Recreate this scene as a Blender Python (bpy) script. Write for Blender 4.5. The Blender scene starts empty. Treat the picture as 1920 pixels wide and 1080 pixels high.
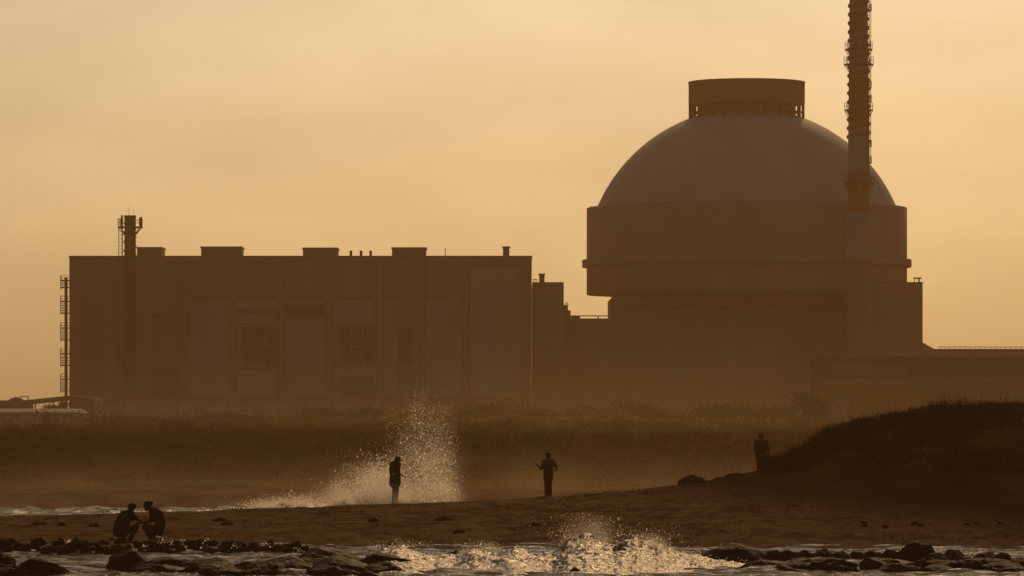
import bpy, bmesh, math, random
import numpy as np
from mathutils import Vector, noise, Matrix

random.seed(7); rng = np.random.default_rng(11)
S = bpy.context.scene; COL = S.collection
F = 9800.0; CZ = 3.7; HV = 780.0
R = math.radians
def P(u, v, D): return Vector(((u - 960) * D / F, D, CZ - (v - HV) * D / F))
def lerp_tab(x, tab):
    return float(np.interp(x, [a for a, _ in tab], [b for _, b in tab]))
def sstep(a, b, x):
    t = min(1, max(0, (x - a) / (b - a))); return t * t * (3 - 2 * t)

# ------------------------------------------------------------------ materials
def new_mat(name):
    m = bpy.data.materials.new(name); m.use_nodes = True
    nt = m.node_tree; return m, nt, nt.nodes['Principled BSDF']
def mat(name, c1, c2=None, scale=3.0, rough=.8, stretch=(1, 1, 1), bump=0.0, bscale=None, spec=.3, metal=0, detail=6, rough_var=0.0, coords='Object'):
    m, nt, b = new_mat(name); N, L = nt.nodes, nt.links
    b.inputs['Roughness'].default_value = rough
    b.inputs['Specular IOR Level'].default_value = spec
    b.inputs['Metallic'].default_value = metal
    b.inputs['Base Color'].default_value = (*c1, 1)
    tc = N.new('ShaderNodeTexCoord'); mp = N.new('ShaderNodeMapping'); mp.inputs['Scale'].default_value = stretch
    L.new(tc.outputs[coords], mp.inputs['Vector'])
    if c2:
        n = N.new('ShaderNodeTexNoise'); n.inputs['Scale'].default_value = scale; n.inputs['Detail'].default_value = detail
        r = N.new('ShaderNodeValToRGB'); r.color_ramp.elements[0].position = .35; r.color_ramp.elements[1].position = .65
        r.color_ramp.elements[0].color = (*c1, 1); r.color_ramp.elements[1].color = (*c2, 1)
        L.new(mp.outputs[0], n.inputs['Vector']); L.new(n.outputs['Fac'], r.inputs['Fac']); L.new(r.outputs['Color'], b.inputs['Base Color'])
        if rough_var:
            mr = N.new('ShaderNodeMapRange'); mr.inputs['To Min'].default_value = max(.02, rough - rough_var); mr.inputs['To Max'].default_value = min(1, rough + rough_var)
            L.new(n.outputs['Fac'], mr.inputs['Value']); L.new(mr.outputs[0], b.inputs['Roughness'])
    if bump:
        n2 = N.new('ShaderNodeTexNoise'); n2.inputs['Scale'].default_value = bscale or scale * 4; n2.inputs['Detail'].default_value = 8
        L.new(mp.outputs[0], n2.inputs['Vector'])
        bp = N.new('ShaderNodeBump'); bp.inputs['Strength'].default_value = 1; bp.inputs['Distance'].default_value = bump
        L.new(n2.outputs['Fac'], bp.inputs['Height']); L.new(bp.outputs[0], b.inputs['Normal'])
    return m

M = {}
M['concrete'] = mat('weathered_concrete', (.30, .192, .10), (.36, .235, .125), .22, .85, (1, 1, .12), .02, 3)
M['cladding_dark'] = mat('dark_cladding', (.25, .163, .086), (.31, .206, .112), .25, .8, (1, 1, .12), .01, 2)
M['cladding_pale'] = mat('pale_cladding', (.36, .25, .155), (.45, .32, .205), .3, .8, (1, 1, .12), .01, 2)
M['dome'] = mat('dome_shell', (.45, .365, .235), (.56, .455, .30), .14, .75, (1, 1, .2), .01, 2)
M['glass'] = mat('dark_window_glass', (.05, .035, .02), None, rough=.3, spec=.25)
M['steel'] = mat('dark_steel', (.06, .05, .045), (.10, .08, .07), 2, .6, metal=.3)
M['stack_dark'] = mat('sooty_stack_concrete', (.09, .06, .035), (.13, .085, .05), .5, .9, spec=0)
M['block_dark'] = mat('dark_block_cladding', (.085, .054, .028), (.115, .074, .038), .25, .9, (1, 1, .15), spec=0)
M['block_pale'] = mat('weathered_band', (.20, .135, .075), (.25, .17, .10), .3, .9, (1, 1, .15), spec=0)
M['red'] = mat('faded_red_paint', (.48, .18, .075), (.40, .15, .068), .4, .8, spec=.1)
M['white'] = mat('faded_white_paint', (.45, .36, .235), (.39, .31, .20), .4, .8)
M['roofing'] = mat('grey_roofing', (.16, .11, .06), (.21, .15, .085), .3, .8)
M['pale_roof'] = mat('pale_sheet_roof', (.22, .18, .13), (.17, .14, .10), .5, .8, (1, 1, 1))
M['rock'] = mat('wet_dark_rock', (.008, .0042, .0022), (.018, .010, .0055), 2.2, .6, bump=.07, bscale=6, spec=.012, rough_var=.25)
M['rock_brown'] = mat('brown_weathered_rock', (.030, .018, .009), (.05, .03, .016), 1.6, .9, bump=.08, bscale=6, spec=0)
M['weed'] = mat('dark_seaweed', (.014, .008, .004), (.028, .016, .008), 8, .9, bump=.03, bscale=20, spec=0)
M['bark'] = mat('tree_bark', (.06, .045, .03), (.09, .07, .05), 6, .9, (1, 1, .3), .02, 12)
M['skin'] = mat('brown_skin', (.05, .024, .014), (.06, .03, .018), 6, .7, spec=.08)
M['hair'] = mat('black_hair', (.010, .006, .005), (.016, .010, .008), 30, .8, spec=0)
M['shirt_dark'] = mat('dark_shirt_cloth', (.022, .016, .013), (.034, .025, .02), 8, .95, spec=0, bump=.01, bscale=14)
M['shirt_maroon'] = mat('maroon_shirt_cloth', (.06, .016, .012), (.08, .022, .016), 8, .95, spec=0, bump=.01, bscale=14)
M['shirt_grey'] = mat('grey_shirt_cloth', (.045, .032, .024), (.06, .044, .034), 8, .9, spec=0, bump=.01, bscale=14)
M['trouser'] = mat('dark_trouser_cloth', (.018, .014, .011), (.028, .021, .017), 8, .95, spec=0, bump=.01, bscale=14)

def leaf_mat(name, c1, c2, tr=.35):
    m, nt, b = new_mat(name); N, L = nt.nodes, nt.links
    b.inputs['Roughness'].default_value = .75; b.inputs['Specular IOR Level'].default_value = 0
    n = N.new('ShaderNodeTexNoise'); n.inputs['Scale'].default_value = .9
    tc = N.new('ShaderNodeTexCoord'); L.new(tc.outputs['Object'], n.inputs['Vector'])
    mx = N.new('ShaderNodeMix'); mx.data_type = 'RGBA'; mx.inputs[6].default_value = (*c1, 1); mx.inputs[7].default_value = (*c2, 1)
    L.new(n.outputs['Fac'], mx.inputs[0]); L.new(mx.outputs[2], b.inputs['Base Color'])
    t = N.new('ShaderNodeBsdfTranslucent'); L.new(mx.outputs[2], t.inputs['Color'])
    ms = N.new('ShaderNodeMixShader'); ms.inputs[0].default_value = tr
    L.new(b.outputs[0], ms.inputs[1]); L.new(t.outputs[0], ms.inputs[2]); L.new(ms.outputs[0], N['Material Output'].inputs['Surface'])
    return m
M['leaf'] = leaf_mat('scrub_leaves', (.09, .058, .021), (.13, .082, .03), .2)
M['tree_leaf'] = leaf_mat('tree_leaves', (.035, .023, .009), (.055, .036, .014), .2)
M['dry'] = leaf_mat('dry_dune_scrub', (.012, .0066, .0034), (.024, .0135, .0066), .12)

# ------------------------------------------------------------------ mesh builder
ORG = {}
class MB:
    def __init__(s): s.v, s.f, s.sm = [], [], []
    def add(s, vs, fs, smooth=False):
        o = len(s.v); s.v += [tuple(p) for p in vs]; s.f += [tuple(i + o for i in f) for f in fs]; s.sm += [smooth] * len(fs); return s
    def box(s, x0, x1, y0, y1, z0, z1):
        vs = [(x0,y0,z0),(x1,y0,z0),(x1,y1,z0),(x0,y1,z0),(x0,y0,z1),(x1,y0,z1),(x1,y1,z1),(x0,y1,z1)]
        return s.add(vs, [(0,3,2,1),(4,5,6,7),(0,1,5,4),(1,2,6,5),(2,3,7,6),(3,0,4,7)])
    def pbox(s, u0, u1, v0, v1, D, depth):      # front face spans these columns/rows at distance D
        a, b = P(u0, v1, D), P(u1, v0, D); return s.box(a.x, b.x, D, D + depth, a.z, b.z)
    def tube(s, pts, r, n=8, smooth=True, cap=True):
        pts = [Vector(p) for p in pts]; rs = r if isinstance(r, (list, tuple)) else [r] * len(pts); vs, fs = [], []
        for i, p in enumerate(pts):
            d = (pts[min(i + 1, len(pts) - 1)] - pts[max(i - 1, 0)]).normalized()
            a = d.cross(Vector((0, 0, 1))); a = a if a.length > 1e-3 else d.cross(Vector((1, 0, 0))); a.normalize(); b = d.cross(a)
            for k in range(n):
                t = 2 * math.pi * k / n; vs.append(p + (a * math.cos(t) + b * math.sin(t)) * rs[i])
        for i in range(len(pts) - 1):
            for k in range(n):
                k2 = (k + 1) % n; fs.append((i*n + k, i*n + k2, (i+1)*n + k2, (i+1)*n + k))
        if cap: fs += [tuple(range(n))[::-1], tuple((len(pts)-1)*n + k for k in range(n))]
        return s.add(vs, fs, smooth)
    def lathe(s, c, prof, n=64, smooth=True):   # prof: (radius, z)
        vs, fs = [], []
        for r_, z in prof:
            for k in range(n):
                t = 2 * math.pi * k / n; vs.append((c[0] + r_ * math.cos(t), c[1] + r_ * math.sin(t), z))
        for i in range(len(prof) - 1):
            for k in range(n):
                k2 = (k + 1) % n; fs.append((i*n + k, i*n + k2, (i+1)*n + k2, (i+1)*n + k))
        return s.add(vs, fs, smooth)
    def ring(s, c, r0, r1, z0, z1, n=24):
        return s.lathe(c, [(r0, z0), (r1, z0), (r1, z1), (r0, z1), (r0, z0)], n, False)
    def build(s, name, m, parent=None, loc=None):
        o0 = Vector(loc) if loc is not None else (ORG[parent.name] if parent else Vector((0, 0, 0)))
        me = bpy.data.meshes.new(name); me.from_pydata([tuple(Vector(p) - o0) for p in s.v], [], s.f)
        if any(s.sm): me.polygons.foreach_set('use_smooth', s.sm)
        me.materials.append(m); o = bpy.data.objects.new(name, me); COL.objects.link(o)
        ORG[o.name] = o0
        if parent: o.parent = parent
        else: o.location = o0
        return o
def fast_obj(name, V, Fq, m, parent=None, smooth=False, loc=(0, 0, 0)):
    V = np.asarray(V, dtype=np.float32) - np.asarray(loc, dtype=np.float32); Fq = np.asarray(Fq, dtype=np.int32); k = Fq.shape[1]
    me = bpy.data.meshes.new(name); me.vertices.add(len(V)); me.vertices.foreach_set('co', V.ravel())
    me.loops.add(Fq.size); me.loops.foreach_set('vertex_index', Fq.ravel())
    me.polygons.add(len(Fq)); me.polygons.foreach_set('loop_start', np.arange(0, Fq.size, k, dtype=np.int32))
    me.polygons.foreach_set('use_smooth', np.full(len(Fq), smooth)); me.update(calc_edges=True); me.validate()
    if m: me.materials.append(m)
    o = bpy.data.objects.new(name, me); COL.objects.link(o); o.location = (0, 0, 0) if parent else loc
    if parent: o.parent = parent
    ORG[o.name] = Vector(loc); return o
def tag(o, label=None, cat=None, group=None, kind=None):
    if label: o['label'] = label
    if cat: o['category'] = cat
    if group: o['group'] = group
    if kind: o['kind'] = kind
    return o
def thing(name, label, cat, loc, group=None, rz=0):
    o = bpy.data.objects.new(name, None); COL.objects.link(o); o.location = loc; o.rotation_euler = (0, 0, rz); o.empty_display_size = .3
    ORG[o.name] = Vector(loc); return tag(o, label, cat, group)

# ------------------------------------------------------------------ terrain
CREST = [(-1200,974),(-400,972),(0,968),(200,963),(400,956),(620,949),(860,940),(1030,931),(1130,924),(1200,917),(1270,909),(1330,901),(1380,893),(1430,884),
         (1455,878),(1500,854),(1550,818),(1600,799),(1680,777),(1760,769),(1830,762),(1920,760),(2300,764),(3200,800)]
CY = [(-1200,180),(0,184),(400,188),(860,193),(1030,198),(1330,200),(1450,202),(1600,205),(1920,212),(2300,216),(3200,220)]
SHORE = [(-1200,139),(0,140),(500,141),(700,144),(1200,146),(1450,145.5),(1920,144.5),(3200,143)]
def crest(u):
    y = lerp_tab(u, CY); return y, CZ - (lerp_tab(u, CREST) - HV) * y / F
def fan(u, y): return (u - 960) / F * max(y, 80)
def base_h(u, y):
    ys = lerp_tab(u, SHORE); yc, zc = crest(u); dune = sstep(1400, 1560, u)
    if y <= ys:
        z = -.02 - (ys - y) * .03
        if y < 95: z = max(z, -1.3 + (95 - y) * .034)
        return max(z, -1.4) if y >= 95 else z
    if y <= yc:
        t = (y - ys) / (yc - ys); e = 1.0 + .25 * (1 - dune)
        f = (1 - .62 * dune) * t ** (.95) + .62 * dune * t ** 3.2
        return -.02 + (zc + .02) * f
    z = zc - (y - yc) * (.085 + .02 * dune)
    zf = -.8 + 1.25 * sstep(200, 218, y) + 2.35 * min(1, max(0, (y - 218) / 394)) ** .9
    return max(z, zf, -.8)
def ground_h(u, y):
    z = base_h(u, y); x = fan(u, y)
    if 120 < y < 260:
        a = min(1, max(0, (z + .1) / .3)); dune = sstep(1400, 1560, u)
        z += a * (.035 * noise.noise((x * .35, y * .28, 0)) + .03 * noise.noise((x * 1.3, y * .8, 3)) + .018 * noise.noise((x * 3.5, y * 1.8, 9)))
        yc = lerp_tab(u, CY)
        z += dune * sstep(yc - 28, yc - 4, y) * (.25 * noise.noise((x * .5, y * .25, 7)) + .12 * noise.noise((x * 1.4, y * .7, 5)))
        z += .10 * sstep(1080, 1300, u) * (1 - dune) * max(0, noise.noise((x * .9, y * .3, 21))) * a
    elif y >= 260:
        z += .25 * noise.noise((x * .05, y * .03, 2))
    return z
us = np.concatenate([np.linspace(-4200, -130, 30), np.arange(-100, 2021, 5.0), np.linspace(2050, 6200, 30)])
ysr = np.concatenate([np.linspace(-30, 118, 12), np.arange(120, 215, .45), np.arange(215, 262, 1.5), np.geomspace(262, 1450, 46)])
def grid(name, us, ysr, h, m, loc=(0, 0, 0)):
    V = np.empty((len(ysr), len(us), 3), dtype=np.float32)
    for j, y in enumerate(ysr):
        for i, u in enumerate(us):
            V[j, i] = (fan(u, y), y, h(u, y))
    nx = len(us); jj, ii = np.meshgrid(np.arange(len(ysr) - 1), np.arange(nx - 1), indexing='ij')
    a = (jj * nx + ii).ravel(); Fq = np.stack([a, a + 1, a + nx + 1, a + nx], 1)
    return fast_obj(name, V.reshape(-1, 3), Fq, m, smooth=True, loc=loc)
def sand_mat():
    m, nt, b = new_mat('dark_beach_sand'); N, L = nt.nodes, nt.links
    b.inputs['Roughness'].default_value = .85; b.inputs['Specular IOR Level'].default_value = 0
    tc = N.new('ShaderNodeTexCoord'); mp = N.new('ShaderNodeMapping'); mp.inputs['Scale'].default_value = (.55, .20, 1)
    L.new(tc.outputs['Object'], mp.inputs[0])
    n = N.new('ShaderNodeTexNoise'); n.inputs['Scale'].default_value = 1; n.inputs['Detail'].default_value = 8; n.inputs['Roughness'].default_value = .62
    L.new(mp.outputs[0], n.inputs[0])
    r = N.new('ShaderNodeValToRGB'); e = r.color_ramp.elements
    e[0].position = .40; e[0].color = (.085, .048, .022, 1); e[1].position = .58; e[1].color = (.205, .126, .060, 1)
    nf = N.new('ShaderNodeTexNoise'); nf.inputs['Scale'].default_value = 1; nf.inputs['Detail'].default_value = 5; mf = N.new('ShaderNodeMapping'); mf.inputs['Scale'].default_value = (2.2, .55, 1); L.new(tc.outputs['Object'], mf.inputs[0]); L.new(mf.outputs[0], nf.inputs[0])
    mm = N.new('ShaderNodeMath'); mm.operation = 'MULTIPLY_ADD'; mm.inputs[1].default_value = .5; L.new(nf.outputs['Fac'], mm.inputs[0]); m5 = N.new('ShaderNodeMath'); m5.operation = 'MULTIPLY'; m5.inputs[1].default_value = .5; L.new(n.outputs['Fac'], m5.inputs[0]); L.new(m5.outputs[0], mm.inputs[2])
    L.new(mm.outputs[0], r.inputs[0])
    # darker earth and dry scrub litter on the far flats and up the dune, by height
    g = N.new('ShaderNodeSeparateXYZ'); L.new(tc.outputs['Object'], g.inputs[0])
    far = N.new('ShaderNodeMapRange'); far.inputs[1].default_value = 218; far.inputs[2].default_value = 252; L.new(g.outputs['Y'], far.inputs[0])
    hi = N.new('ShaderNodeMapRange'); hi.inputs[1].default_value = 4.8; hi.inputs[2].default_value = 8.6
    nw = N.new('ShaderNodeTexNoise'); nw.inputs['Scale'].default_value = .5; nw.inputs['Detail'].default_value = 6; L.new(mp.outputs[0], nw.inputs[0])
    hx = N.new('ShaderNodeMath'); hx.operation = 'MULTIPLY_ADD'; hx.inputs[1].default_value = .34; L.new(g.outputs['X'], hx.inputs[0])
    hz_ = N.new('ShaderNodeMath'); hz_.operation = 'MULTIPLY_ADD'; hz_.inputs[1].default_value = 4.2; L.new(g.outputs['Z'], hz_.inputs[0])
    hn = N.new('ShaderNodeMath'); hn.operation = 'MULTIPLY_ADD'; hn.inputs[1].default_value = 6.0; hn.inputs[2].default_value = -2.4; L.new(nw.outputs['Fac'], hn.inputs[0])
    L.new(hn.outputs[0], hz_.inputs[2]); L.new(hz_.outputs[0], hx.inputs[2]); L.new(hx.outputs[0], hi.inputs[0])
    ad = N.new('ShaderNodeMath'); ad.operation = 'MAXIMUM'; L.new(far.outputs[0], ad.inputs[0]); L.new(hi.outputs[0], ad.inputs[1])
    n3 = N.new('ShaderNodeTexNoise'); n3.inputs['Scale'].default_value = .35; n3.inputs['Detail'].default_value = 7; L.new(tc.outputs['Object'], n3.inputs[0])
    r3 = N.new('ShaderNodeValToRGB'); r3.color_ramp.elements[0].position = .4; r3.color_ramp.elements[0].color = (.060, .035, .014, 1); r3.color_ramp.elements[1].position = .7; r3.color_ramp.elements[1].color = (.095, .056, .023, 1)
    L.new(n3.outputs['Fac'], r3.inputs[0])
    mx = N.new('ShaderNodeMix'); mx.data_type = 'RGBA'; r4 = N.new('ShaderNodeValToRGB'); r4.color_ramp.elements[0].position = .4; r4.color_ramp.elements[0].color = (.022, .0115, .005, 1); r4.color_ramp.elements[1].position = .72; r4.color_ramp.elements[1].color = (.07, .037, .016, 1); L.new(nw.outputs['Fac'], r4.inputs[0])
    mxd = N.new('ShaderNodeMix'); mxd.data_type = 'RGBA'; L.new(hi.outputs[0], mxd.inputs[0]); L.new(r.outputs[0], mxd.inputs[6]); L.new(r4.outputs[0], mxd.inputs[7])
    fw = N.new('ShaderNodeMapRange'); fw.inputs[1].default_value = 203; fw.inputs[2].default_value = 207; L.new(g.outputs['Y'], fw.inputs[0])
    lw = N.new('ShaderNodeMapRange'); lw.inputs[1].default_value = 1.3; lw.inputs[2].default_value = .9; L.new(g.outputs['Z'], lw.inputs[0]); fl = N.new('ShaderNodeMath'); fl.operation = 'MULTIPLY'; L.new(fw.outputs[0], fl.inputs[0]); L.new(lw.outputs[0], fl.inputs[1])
    rf = N.new('ShaderNodeValToRGB'); rf.color_ramp.elements[0].position = .35; rf.color_ramp.elements[0].color = (.20, .115, .05, 1); rf.color_ramp.elements[1].position = .65; rf.color_ramp.elements[1].color = (.36, .215, .10, 1); L.new(n.outputs['Fac'], rf.inputs[0])  # surf mist's brightness put into the sand colour, a pale strip behind the berm
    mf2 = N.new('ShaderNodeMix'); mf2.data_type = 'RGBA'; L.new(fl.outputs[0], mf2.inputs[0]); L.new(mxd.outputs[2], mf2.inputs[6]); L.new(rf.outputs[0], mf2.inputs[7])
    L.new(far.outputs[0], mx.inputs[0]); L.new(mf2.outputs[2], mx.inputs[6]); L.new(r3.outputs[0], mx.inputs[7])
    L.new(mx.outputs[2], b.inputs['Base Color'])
    wet = N.new('ShaderNodeMapRange'); wet.inputs[1].default_value = 0.0; wet.inputs[2].default_value = .07; wet.inputs[3].default_value = .22; wet.inputs[4].default_value = .9
    L.new(g.outputs['Z'], wet.inputs[0]); L.new(wet.outputs[0], b.inputs['Roughness'])
    n2 = N.new('ShaderNodeTexNoise'); n2.inputs['Scale'].default_value = 3.5; n2.inputs['Detail'].default_value = 8; L.new(tc.outputs['Object'], n2.inputs[0])
    bp = N.new('ShaderNodeBump'); bp.inputs['Distance'].default_value = .03; bp.inputs['Strength'].default_value = .7; L.new(n2.outputs['Fac'], bp.inputs['Height']); L.new(bp.outputs[0], b.inputs['Normal'])
    return m
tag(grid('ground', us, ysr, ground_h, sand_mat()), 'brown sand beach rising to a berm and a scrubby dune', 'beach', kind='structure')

def gz(x, y): return ground_h(960 + x * F / max(y, 80), y)

# ------------------------------------------------------------------ sea
def water_mat():
    m, nt, b = new_mat('sea_water'); N, L = nt.nodes, nt.links
    b.inputs['Base Color'].default_value = (.022, .018, .012, 1); b.inputs['Roughness'].default_value = .16; b.inputs['IOR'].default_value = 1.33; b.inputs['Specular IOR Level'].default_value = .2
    tc = N.new('ShaderNodeTexCoord'); mp = N.new('ShaderNodeMapping'); mp.inputs['Scale'].default_value = (1.6, 1.0, 1); L.new(tc.outputs['Object'], mp.inputs[0])
    n = N.new('ShaderNodeTexNoise'); n.inputs['Scale'].default_value = 3.2; n.inputs['Detail'].default_value = 7; L.new(mp.outputs[0], n.inputs[0])
    bp = N.new('ShaderNodeBump'); bp.inputs['Distance'].default_value = .30; bp.inputs['Strength'].default_value = 1; L.new(n.outputs['Fac'], bp.inputs['Height']); L.new(bp.outputs[0], b.inputs['Normal'])
    # dark wave faces painted in as colour: matt brown streaks between the shiny ones
    df = N.new('ShaderNodeBsdfDiffuse'); df.inputs[0].default_value = (.030, .018, .009, 1)
    m2 = N.new('ShaderNodeMapping'); m2.inputs['Scale'].default_value = (.7, 1.6, 1); L.new(tc.outputs['Object'], m2.inputs[0])
    n2 = N.new('ShaderNodeTexNoise'); n2.inputs['Scale'].default_value = 1.6; n2.inputs['Detail'].default_value = 7; n2.inputs['Roughness'].default_value = .65; L.new(m2.outputs[0], n2.inputs[0])
    r2 = N.new('ShaderNodeMapRange'); r2.inputs[1].default_value = .42; r2.inputs[2].default_value = .60; r2.inputs[3].default_value = .93; r2.inputs[4].default_value = .30; L.new(n2.outputs['Fac'], r2.inputs[0])
    ms = N.new('ShaderNodeMixShader'); L.new(r2.outputs[0], ms.inputs[0]); L.new(b.outputs[0], ms.inputs[1]); L.new(df.outputs[0], ms.inputs[2]); L.new(ms.outputs[0], N['Material Output'].inputs[0])
    return m
M['water'] = water_mat()
def sea_h(u, y):
    x = fan(u, y)
    a = 1.0 if 105 < y < 152 or 195 < y < 240 else .35
    return a * (.09 * noise.noise((x * .4, y * .55, 1)) + .085 * noise.noise((x * .9, y * 1.6, 4)) + .05 * noise.noise((x * 2.2, y * 3.2, 8)))
us_s = np.concatenate([np.linspace(-4200, -130, 24), np.arange(-100, 2021, 6.0), np.linspace(2050, 6200, 24)])
ys_s = np.concatenate([np.linspace(-30, 104, 10), np.arange(106, 150, .28), np.linspace(152, 194, 8), np.arange(196, 236, .7)])
tag(grid('sea', us_s, ys_s, sea_h, M['water']), kind='structure')

# ------------------------------------------------------------------ foam, waves, spray
def foam_mat():
    m, nt, b = new_mat('sea_foam'); N, L = nt.nodes, nt.links
    b.inputs['Roughness'].default_value = .35; b.inputs['Specular IOR Level'].default_value = .12
    tc = N.new('ShaderNodeTexCoord'); n = N.new('ShaderNodeTexNoise'); n.inputs['Scale'].default_value = 4.2; n.inputs['Detail'].default_value = 9; n.inputs['Roughness'].default_value = .7
    mp = N.new('ShaderNodeMapping'); mp.inputs['Scale'].default_value = (1, .5, 1.3); L.new(tc.outputs['Object'], mp.inputs[0]); L.new(mp.outputs[0], n.inputs[0])
    r = N.new('ShaderNodeValToRGB'); r.color_ramp.elements[0].position = .52; r.color_ramp.elements[0].color = (.03, .02, .012, 1); r.color_ramp.elements[1].position = .70; r.color_ramp.elements[1].color = (.50, .41, .31, 1)
    fa = N.new('ShaderNodeAttribute'); fa.attribute_name = 'foam'; ad = N.new('ShaderNodeMath'); ad.operation = 'ADD'; L.new(n.outputs['Fac'], ad.inputs[0]); L.new(fa.outputs['Fac'], ad.inputs[1]); L.new(ad.outputs[0], r.inputs[0]); L.new(r.outputs[0], b.inputs['Base Color'])
    t = N.new('ShaderNodeBsdfTranslucent'); L.new(r.outputs[0], t.inputs[0])
    ms = N.new('ShaderNodeMixShader'); ms.inputs[0].default_value = .3; L.new(b.outputs[0], ms.inputs[1]); L.new(t.outputs[0], ms.inputs[2])
    n2 = N.new('ShaderNodeTexNoise'); n2.inputs['Scale'].default_value = 14; n2.inputs['Detail'].default_value = 6; L.new(tc.outputs['Object'], n2.inputs[0])
    bp = N.new('ShaderNodeBump'); bp.inputs['Distance'].default_value = .06; L.new(n2.outputs['Fac'], bp.inputs['Height']); L.new(bp.outputs[0], b.inputs['Normal'])
    L.new(ms.outputs[0], N['Material Output'].inputs[0]); return m
M['foam'] = foam_mat()
m, nt, b = new_mat('water_drop'); M['drop'] = m
b.inputs['Base Color'].default_value = (1, .9, .74, 1); b.inputs['Transmission Weight'].default_value = 1; b.inputs['IOR'].default_value = 1.33; b.inputs['Roughness'].default_value = .42
_bm = bmesh.new(); bmesh.ops.create_icosphere(_bm, subdivisions=1, radius=1)
ICO_V = np.array([v.co for v in _bm.verts], dtype=np.float32); ICO_F = np.array([[v.index for v in f.verts] for f in _bm.faces], dtype=np.int32); _bm.free()
def drops(name, pts, rad, label):
    pts = np.asarray(pts, dtype=np.float32); n = len(pts); rad = np.asarray(rad, dtype=np.float32)
    st = 1 + rng.random((n, 1, 3)) * .6
    V = pts[:, None, :] + ICO_V[None] * rad[:, None, None] * st
    Fq = ICO_F[None] + (np.arange(n) * len(ICO_V))[:, None, None]
    o = fast_obj(name, V.reshape(-1, 3), Fq.reshape(-1, 3), M['drop']); return tag(o, label, 'sea spray', kind='stuff')
def px_cloud(n, lobes, D, dsd, umax=None, vmax_fn=None):
    w = np.array([l[4] for l in lobes], float); w /= w.sum(); out = []
    while len(out) < n:
        l = lobes[rng.choice(len(lobes), p=w)]
        u, v, d = rng.normal(l[0], l[2]), rng.normal(l[1], l[3]), D + rng.normal(0, dsd)
        if umax and u > umax + rng.normal(0, 3): continue
        if vmax_fn and v > vmax_fn(u): continue
        out.append(P(u, v, d))
    return out
def rads(n, lo, sig, hi): return np.minimum(hi, lo * np.exp(np.abs(rng.normal(0, sig, n))))
PLUME = [(800,885,42,46,3.2),(800,815,32,40,1.5),(786,765,11,22,.35),(836,870,16,45,1.2),(700,905,34,22,2.6),(725,880,25,18,1.5),(760,928,60,12,2.0),(645,925,35,14,1.2),(560,940,38,7,1.6),(500,948,25,5,.8),(830,925,22,14,1.2)]
PLUME[8] = (560,940,38,7,3.2); PLUME[9] = (500,948,28,5,2.2)
def soft_right(u, v): return u > 868 - .10 * (945 - v) + 10 * noise.noise((v * .03, 3, 1)) + rng.normal(0, 7)
tips = [q for q in px_cloud(17000, PLUME, 199.5, 1.8)]
def to_px(p): return 960 + p[0] * F / p[1], HV + (CZ - p[2]) * F / p[1]
pts_ = [p for p in tips if not soft_right(*to_px(p)) and to_px(p)[1] < 985]
rad_ = list(rads(len(pts_), .0044, .52, .03))
for p in px_cloud(260, PLUME[:7], 199.5, 1.3, 858):      # torn strands: drops strung along the throw of each jet
    ut, vt = to_px(p); ub = ut * .55 + 735 * .45 + rng.normal(0, 25); q = P(ub, 946, 199.5 + rng.normal(0, .8)); m_ = int(14 + 26 * rng.random()); side = np.array(rng.normal(0, .25, 3))
    for f in np.sort(rng.random(m_) ** .7):
        c_ = np.array(q) * (1 - f) + np.array(p) * f + side * f * (1 - f) * 1.5 + rng.normal(0, .035 + .10 * f, 3); pts_.append(c_); rad_.append(min(.034, .0052 * math.exp(abs(rng.normal(0, .65)))))
drops('plume_spray', pts_, rad_, 'backlit droplets thrown up where a wave breaks behind the berm')
FOAMTOP = [(640,1064),(690,1042),(715,1030),(745,1026),(775,1030),(810,1042),(850,1040),(890,1029),(930,1035),(965,1026),(1005,1041),(1035,1038),(1065,1016),(1100,1006),(1150,1024),(1195,1009),(1250,1025),(1290,1040),(1330,1049),(1390,1058),(1440,1070),(1480,1082)]
def near_cloud(n):
    out = []
    while len(out) < n:
        u = rng.uniform(690, 1440); top = lerp_tab(u, FOAMTOP); v = top + (rng.normal(2, 7) if rng.random() < .4 else rng.uniform(0, 34 if u < 1050 else 9))
        out.append(P(u, v, 130.8 - max(0, v - top) * .17 + rng.normal(0, .5)))
    return out
NEAR = [(1105,985,40,14,2),(1130,1000,50,10,1.5),(1215,1005,30,9,1),(1070,1010,18,8,1),(905,1022,20,5,.7),(750,1020,25,5,.8),(1240,1025,40,10,.8)]
pts = px_cloud(1500, NEAR, 131.5, .6) + near_cloud(2000)
drops('crest_spray', pts, rads(len(pts), .0035, .6, .017), 'droplets tossed above the foaming wave in front')

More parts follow.
